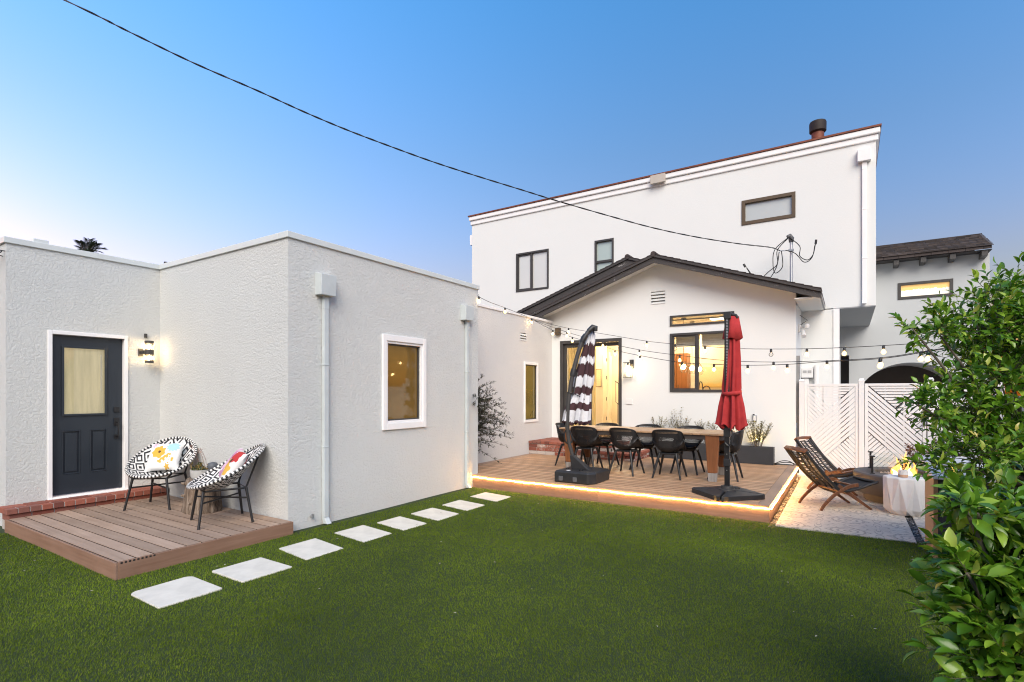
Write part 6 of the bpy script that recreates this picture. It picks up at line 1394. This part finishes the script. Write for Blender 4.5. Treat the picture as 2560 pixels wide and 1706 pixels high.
# ------------------------------------------------------------------ distant palm
pm = thing('palm_tree', 'distant palm tree showing its fronds above the studio roof', 'tree', (-48.7, 16.4, -0.15)); r = random.Random(2)
MB().tube([(0, 0, 0), (.2, 0, 5.8), (0, 0, 11.6)], [.32, .26, .22], 10).build('trunk', M['bark'], pm, smooth=60)
q = MB(); it = []
for i in range(34):
    az = r.uniform(0, 6.28); el = r.uniform(-.3, 1.35); L = r.uniform(1.5, 2.1); d = Vector((math.cos(az) * math.cos(el), math.sin(az) * math.cos(el), math.sin(el))); P = catmull([Vector((0, 0, 11.6)), Vector((0, 0, 11.6)) + d * L * .55 + Vector((0, 0, .12)), Vector((0, 0, 11.6)) + d * L + Vector((0, 0, -.35 * math.cos(el) * L))], 8); q.tube(P, .02, 4, False)
    for k in range(3, len(P)):
        tdir = (P[k] - P[k - 1]).normalized(); sd3 = tdir.cross(Vector((0, 0, 1))).normalized() if abs(tdir.z) < .98 else Vector((1, 0, 0))
        for j in (0, .5):
            for sg in (-1, 1): it.append((*(P[k - 1].lerp(P[k], j)), *(sd3 * sg + tdir * .9 + Vector((0, 0, -.25))), 0, 0, 1, .42, .045))
q.build('frond_stems', M['bark'], pm); leaves('fronds', it, leaf_mat('palm_leaf', [(0, (.02, .035, .022)), (1, (.07, .09, .05))], .5, .1), pm)

# ------------------------------------------------------------------ things seen inside the lit rooms, and added ceiling lights
cr = thing('curtain', 'tan curtain hanging behind the glass of the sliding door', 'curtain', (-5.5, 11.84, .5)); q = MB(); V = []; n = 90
for i in range(n + 1):
    x = -5.87 + .74 * i / n
    for z in (.5, 2.78): V.append((x, 11.84 + .022 * math.sin(i * .62) + .012 * math.sin(i * .23), z))
q.add(V, [(2 * i, 2 * i + 2, 2 * i + 3, 2 * i + 1) for i in range(n)]); t = NT('tan_curtain_cloth'); t.base((.42, .34, .17)).rough(.9); o = q.build('cloth', t.m, cr, world=True, smooth=70)
tr_ = t.node('ShaderNodeBsdfTranslucent'); tr_.inputs[0].default_value = (.55, .42, .18, 1); mx_ = t.node('ShaderNodeMixShader'); mx_.inputs[0].default_value = .4; t.l.new(t.b.outputs[0], mx_.inputs[1]); t.l.new(tr_.outputs[0], mx_.inputs[2]); t.l.new(mx_.outputs[0], t.out.inputs[0])
MB().tube([(-5.9, 11.84, 2.79), (-5.1, 11.84, 2.79)], .01, 8).build('rod', M['bronze'], cr, world=True)
at = thing('framed_print', 'small framed print on the cream hall wall seen through the door', 'picture', (-6.19, 14.495, 2.0)); fI = fy(14.498)
MB().ring(fI, -6.275, -6.105, 1.745, 2.27, .012, .0, .018).build('frame', M['brownframe'], at, world=True)
t = NT('print_pattern'); ck = t.node('ShaderNodeTexBrick'); t.l.new(t.map((1, 1, 1), rot=(R(90), 0, 0)), ck.inputs[0]); ck.inputs['Scale'].default_value = 14; ck.inputs['Color1'].default_value = (.62, .46, .26, 1); ck.inputs['Color2'].default_value = (.50, .36, .19, 1); ck.inputs['Mortar'].default_value = (.74, .62, .40, 1); ck.inputs['Mortar Size'].default_value = .06; t.base(ck.outputs[0]).rough(.7)
MB().fbox(fI, -6.263, -6.117, 1.757, 2.258, .001, .010).build('print', t.m, at, world=True)
idr = thing('interior_door', 'white interior door standing ajar inside the lit hall', 'door', (-5.77, 14.0, .47))
MB().box(-5.86, -5.825, 13.95, 14.6, .475, 2.64).build('leaf', M['interior'], idr, world=True); MB().box(-5.735, -5.66, 14.0, 14.1, .475, 2.72).build('jamb', M['interior'], idr, world=True)
for z in (.8, 1.35, 1.95, 2.45): MB().box(-5.75, -5.735, 13.985, 14.005, z, z + .10).build('hinge', M['black'], idr, world=True)
sr = thing('staircase', 'stair flight with a black iron handrail deep inside the lit hall', 'stairs', (-5.4, 14.8, .47))
q = MB(); [q.box(-5.64, -4.8, 14.60 + k * .11, 15.5, .474 + .17 * k, .474 + .17 * k + .15) for k in range(5)]; q.build('risers', M['interior'], sr, world=True)
q = MB(); [q.box(-5.645, -4.8, 14.575 + k * .11, 14.70 + k * .11, .626 + .17 * k, .642 + .17 * k) for k in range(5)]; q.build('treads', M['bronze'], sr, world=True)
q = MB().tube([(-5.69, 14.50, 1.92), (-5.50, 14.50, 1.78)], .012, 6).tube([(-5.66, 14.5, 1.90), (-5.66, 14.5, 1.30), (-5.48, 14.5, 1.16)], .009, 6).tube([(-5.58, 14.5, 1.84), (-5.58, 14.5, 1.24)], .007, 6).tube([(-5.60, 14.5, .7), (-5.60, 14.5, 1.28)], .008, 6); q.build('handrail', M['black'], sr, world=True)
for (y, lb) in ((12.81, 'nearest'), (13.62, 'middle'), (14.42, 'farthest')):
    p_ = thing('pendant_lamp', lb + ' of the three lit glass pendants seen through the kitchen window', 'pendant lamp', (-3.30, y, 3.36), 0, 'kitchen pendants')
    MB().lathe([(.06, -.022), (.06, -.001)], 16).build('canopy', M['bronze'], p_, smooth=40); MB().tube([(0, 0, -.023), (0, 0, -1.02)], .006, 6).build('stem', M['bronze'], p_)
    q = MB(); [q.tube([(.11 * math.cos(a), .11 * math.sin(a), -1.20), (.03 * math.cos(a), .03 * math.sin(a), -1.03)], .004, 5) for a in np.linspace(0, 2 * PI, 7)[:6]]; [q.tube([(.11 * math.cos(a), .11 * math.sin(a), -1.20), (.05 * math.cos(a), .05 * math.sin(a), -1.31)], .004, 5) for a in np.linspace(0, 2 * PI, 7)[:6]]; q.build('cage', M['black'], p_)
    MB().lathe([(0, -1.10), (.045, -1.13), (.055, -1.17), (.03, -1.22), (0, -1.23)], 12).build('bulb', M['sconcebulb'], p_, smooth=60)
pc = thing('pantry_cabinet', 'tall brown wooden pantry cabinet inside the kitchen', 'cabinet', (-4.0, 15.3, .47)); MB().box(-4.40, -3.82, 15.2, 15.59, .474, 2.69).build('carcass', M['teak'], pc, world=True); q = MB(); [q.box(a, b, 15.175, 15.199, .5, 2.66) for a, b in ((-4.38, -4.115), (-4.105, -3.84))]; q.build('door', M['teak'], pc, world=True, bevel=.004); MB().tube([(-4.06, 15.165, 1.5), (-4.06, 15.165, 1.8)], .01, 6).build('handle', M['black'], pc, world=True)
wa = thing('wall_art', 'wide pale painting of sand and water on the kitchen wall', 'painting', (-3.1, 15.59, 2.0)); t = NT('painted_canvas'); s_ = t.sep(t.co()); n_ = t.noise(5, 5, .6, vec=t.map((1, 1, 5))); f = t.math('MULTIPLY_ADD', n_, .12, s_[2]); t.base(t.ramp(t.math('MULTIPLY', t.math('ADD', f, .35), 1.4), [(0, (.48, .30, .08)), (.3, (.60, .42, .14)), (.42, (.50, .50, .28)), (.6, (.62, .56, .32)), (1, (.70, .60, .36))])).rough(.7)
MB().box(-3.67, -2.3, 15.565, 15.598, 1.72, 2.30).build('canvas', t.m, wa, world=True)
kc = thing('kitchen_counter', 'pale kitchen counter under the window, inside', 'counter', (-2.6, 12.0, .47)); MB().box(-4.2, -1.2, 11.73, 12.36, 1.41, 1.45).build('worktop', M['whitecon'], kc, world=True); MB().box(-4.2, -1.2, 11.75, 12.32, .474, 1.409).build('cabinet', M['whitecer'], kc, world=True)
fa = thing('faucet', 'black gooseneck kitchen faucet behind the window', 'faucet', (-2.65, 11.95, 1.45)); MB().tube(catmull([(-2.75, 11.95, 1.45), (-2.75, 11.95, 1.70), (-2.725, 11.95, 1.81), (-2.69, 11.95, 1.80), (-2.67, 11.95, 1.70), (-2.665, 11.95, 1.58)], 6), .011, 8).build('spout', M['black'], fa, world=True, smooth=60); MB().tube([Vector((-2.595 + .075 * math.cos(a), 11.97, 1.64 + .085 * math.sin(a))) for a in np.linspace(0, PI, 14)] + [Vector((-2.67, 11.97, 1.45))], .011, 8).build('side_spout', M['black'], fa, world=True, smooth=60)
for (a, b, lb) in ((-3.19, -2.72, 'folded pale roman shade over the sash side of the kitchen window'), (-2.64, -2.0, 'folded pale roman shade over the fixed side of the kitchen window')):
    s_ = thing('roman_shade', lb, 'window shade', ((a + b) / 2, 11.76, 2.8), 0, 'kitchen window shades'); q = MB(); [q.box(a, b, 11.735 + .004 * k, 11.762 + .004 * k, 2.585 + .055 * (4 - k), 2.64 + .055 * (4 - k)) for k in range(5)]; q.build('folds', M['whitecer'], s_, world=True, bevel=.01)
for (x, y, sx, sy, lb) in ((-2.55, 13.3, .45, .25, 'lit ceiling light over the kitchen'), (-5.35, 12.7, .14, .14, 'ceiling light added to brighten the hall just inside the sliding door'), (-5.6, 14.0, .14, .14, 'ceiling light added to brighten the hall deeper in'), (-3.6, 14.9, .14, .14, 'ceiling light added to brighten the kitchen near the pantry cabinet'), (-5.2, 15.2, .14, .14, 'ceiling light added to brighten the hall above the stairs')):
    c_ = thing('ceiling_light', lb, 'ceiling light', (x, y, 3.36), 0, 'lights in the lit rooms'); MB().box(-sx / 2 - .02, sx / 2 + .02, -sy / 2 - .02, sy / 2 + .02, -.016, -.002).build('trim', M['whitecer'], c_); MB().box(-sx / 2, sx / 2, -sy / 2, sy / 2, -.022, -.0165).build('lens', M['downlight'] if sx > .3 else M['addedlight'], c_)  # small lenses belong to unseen lamps added to brighten the rooms
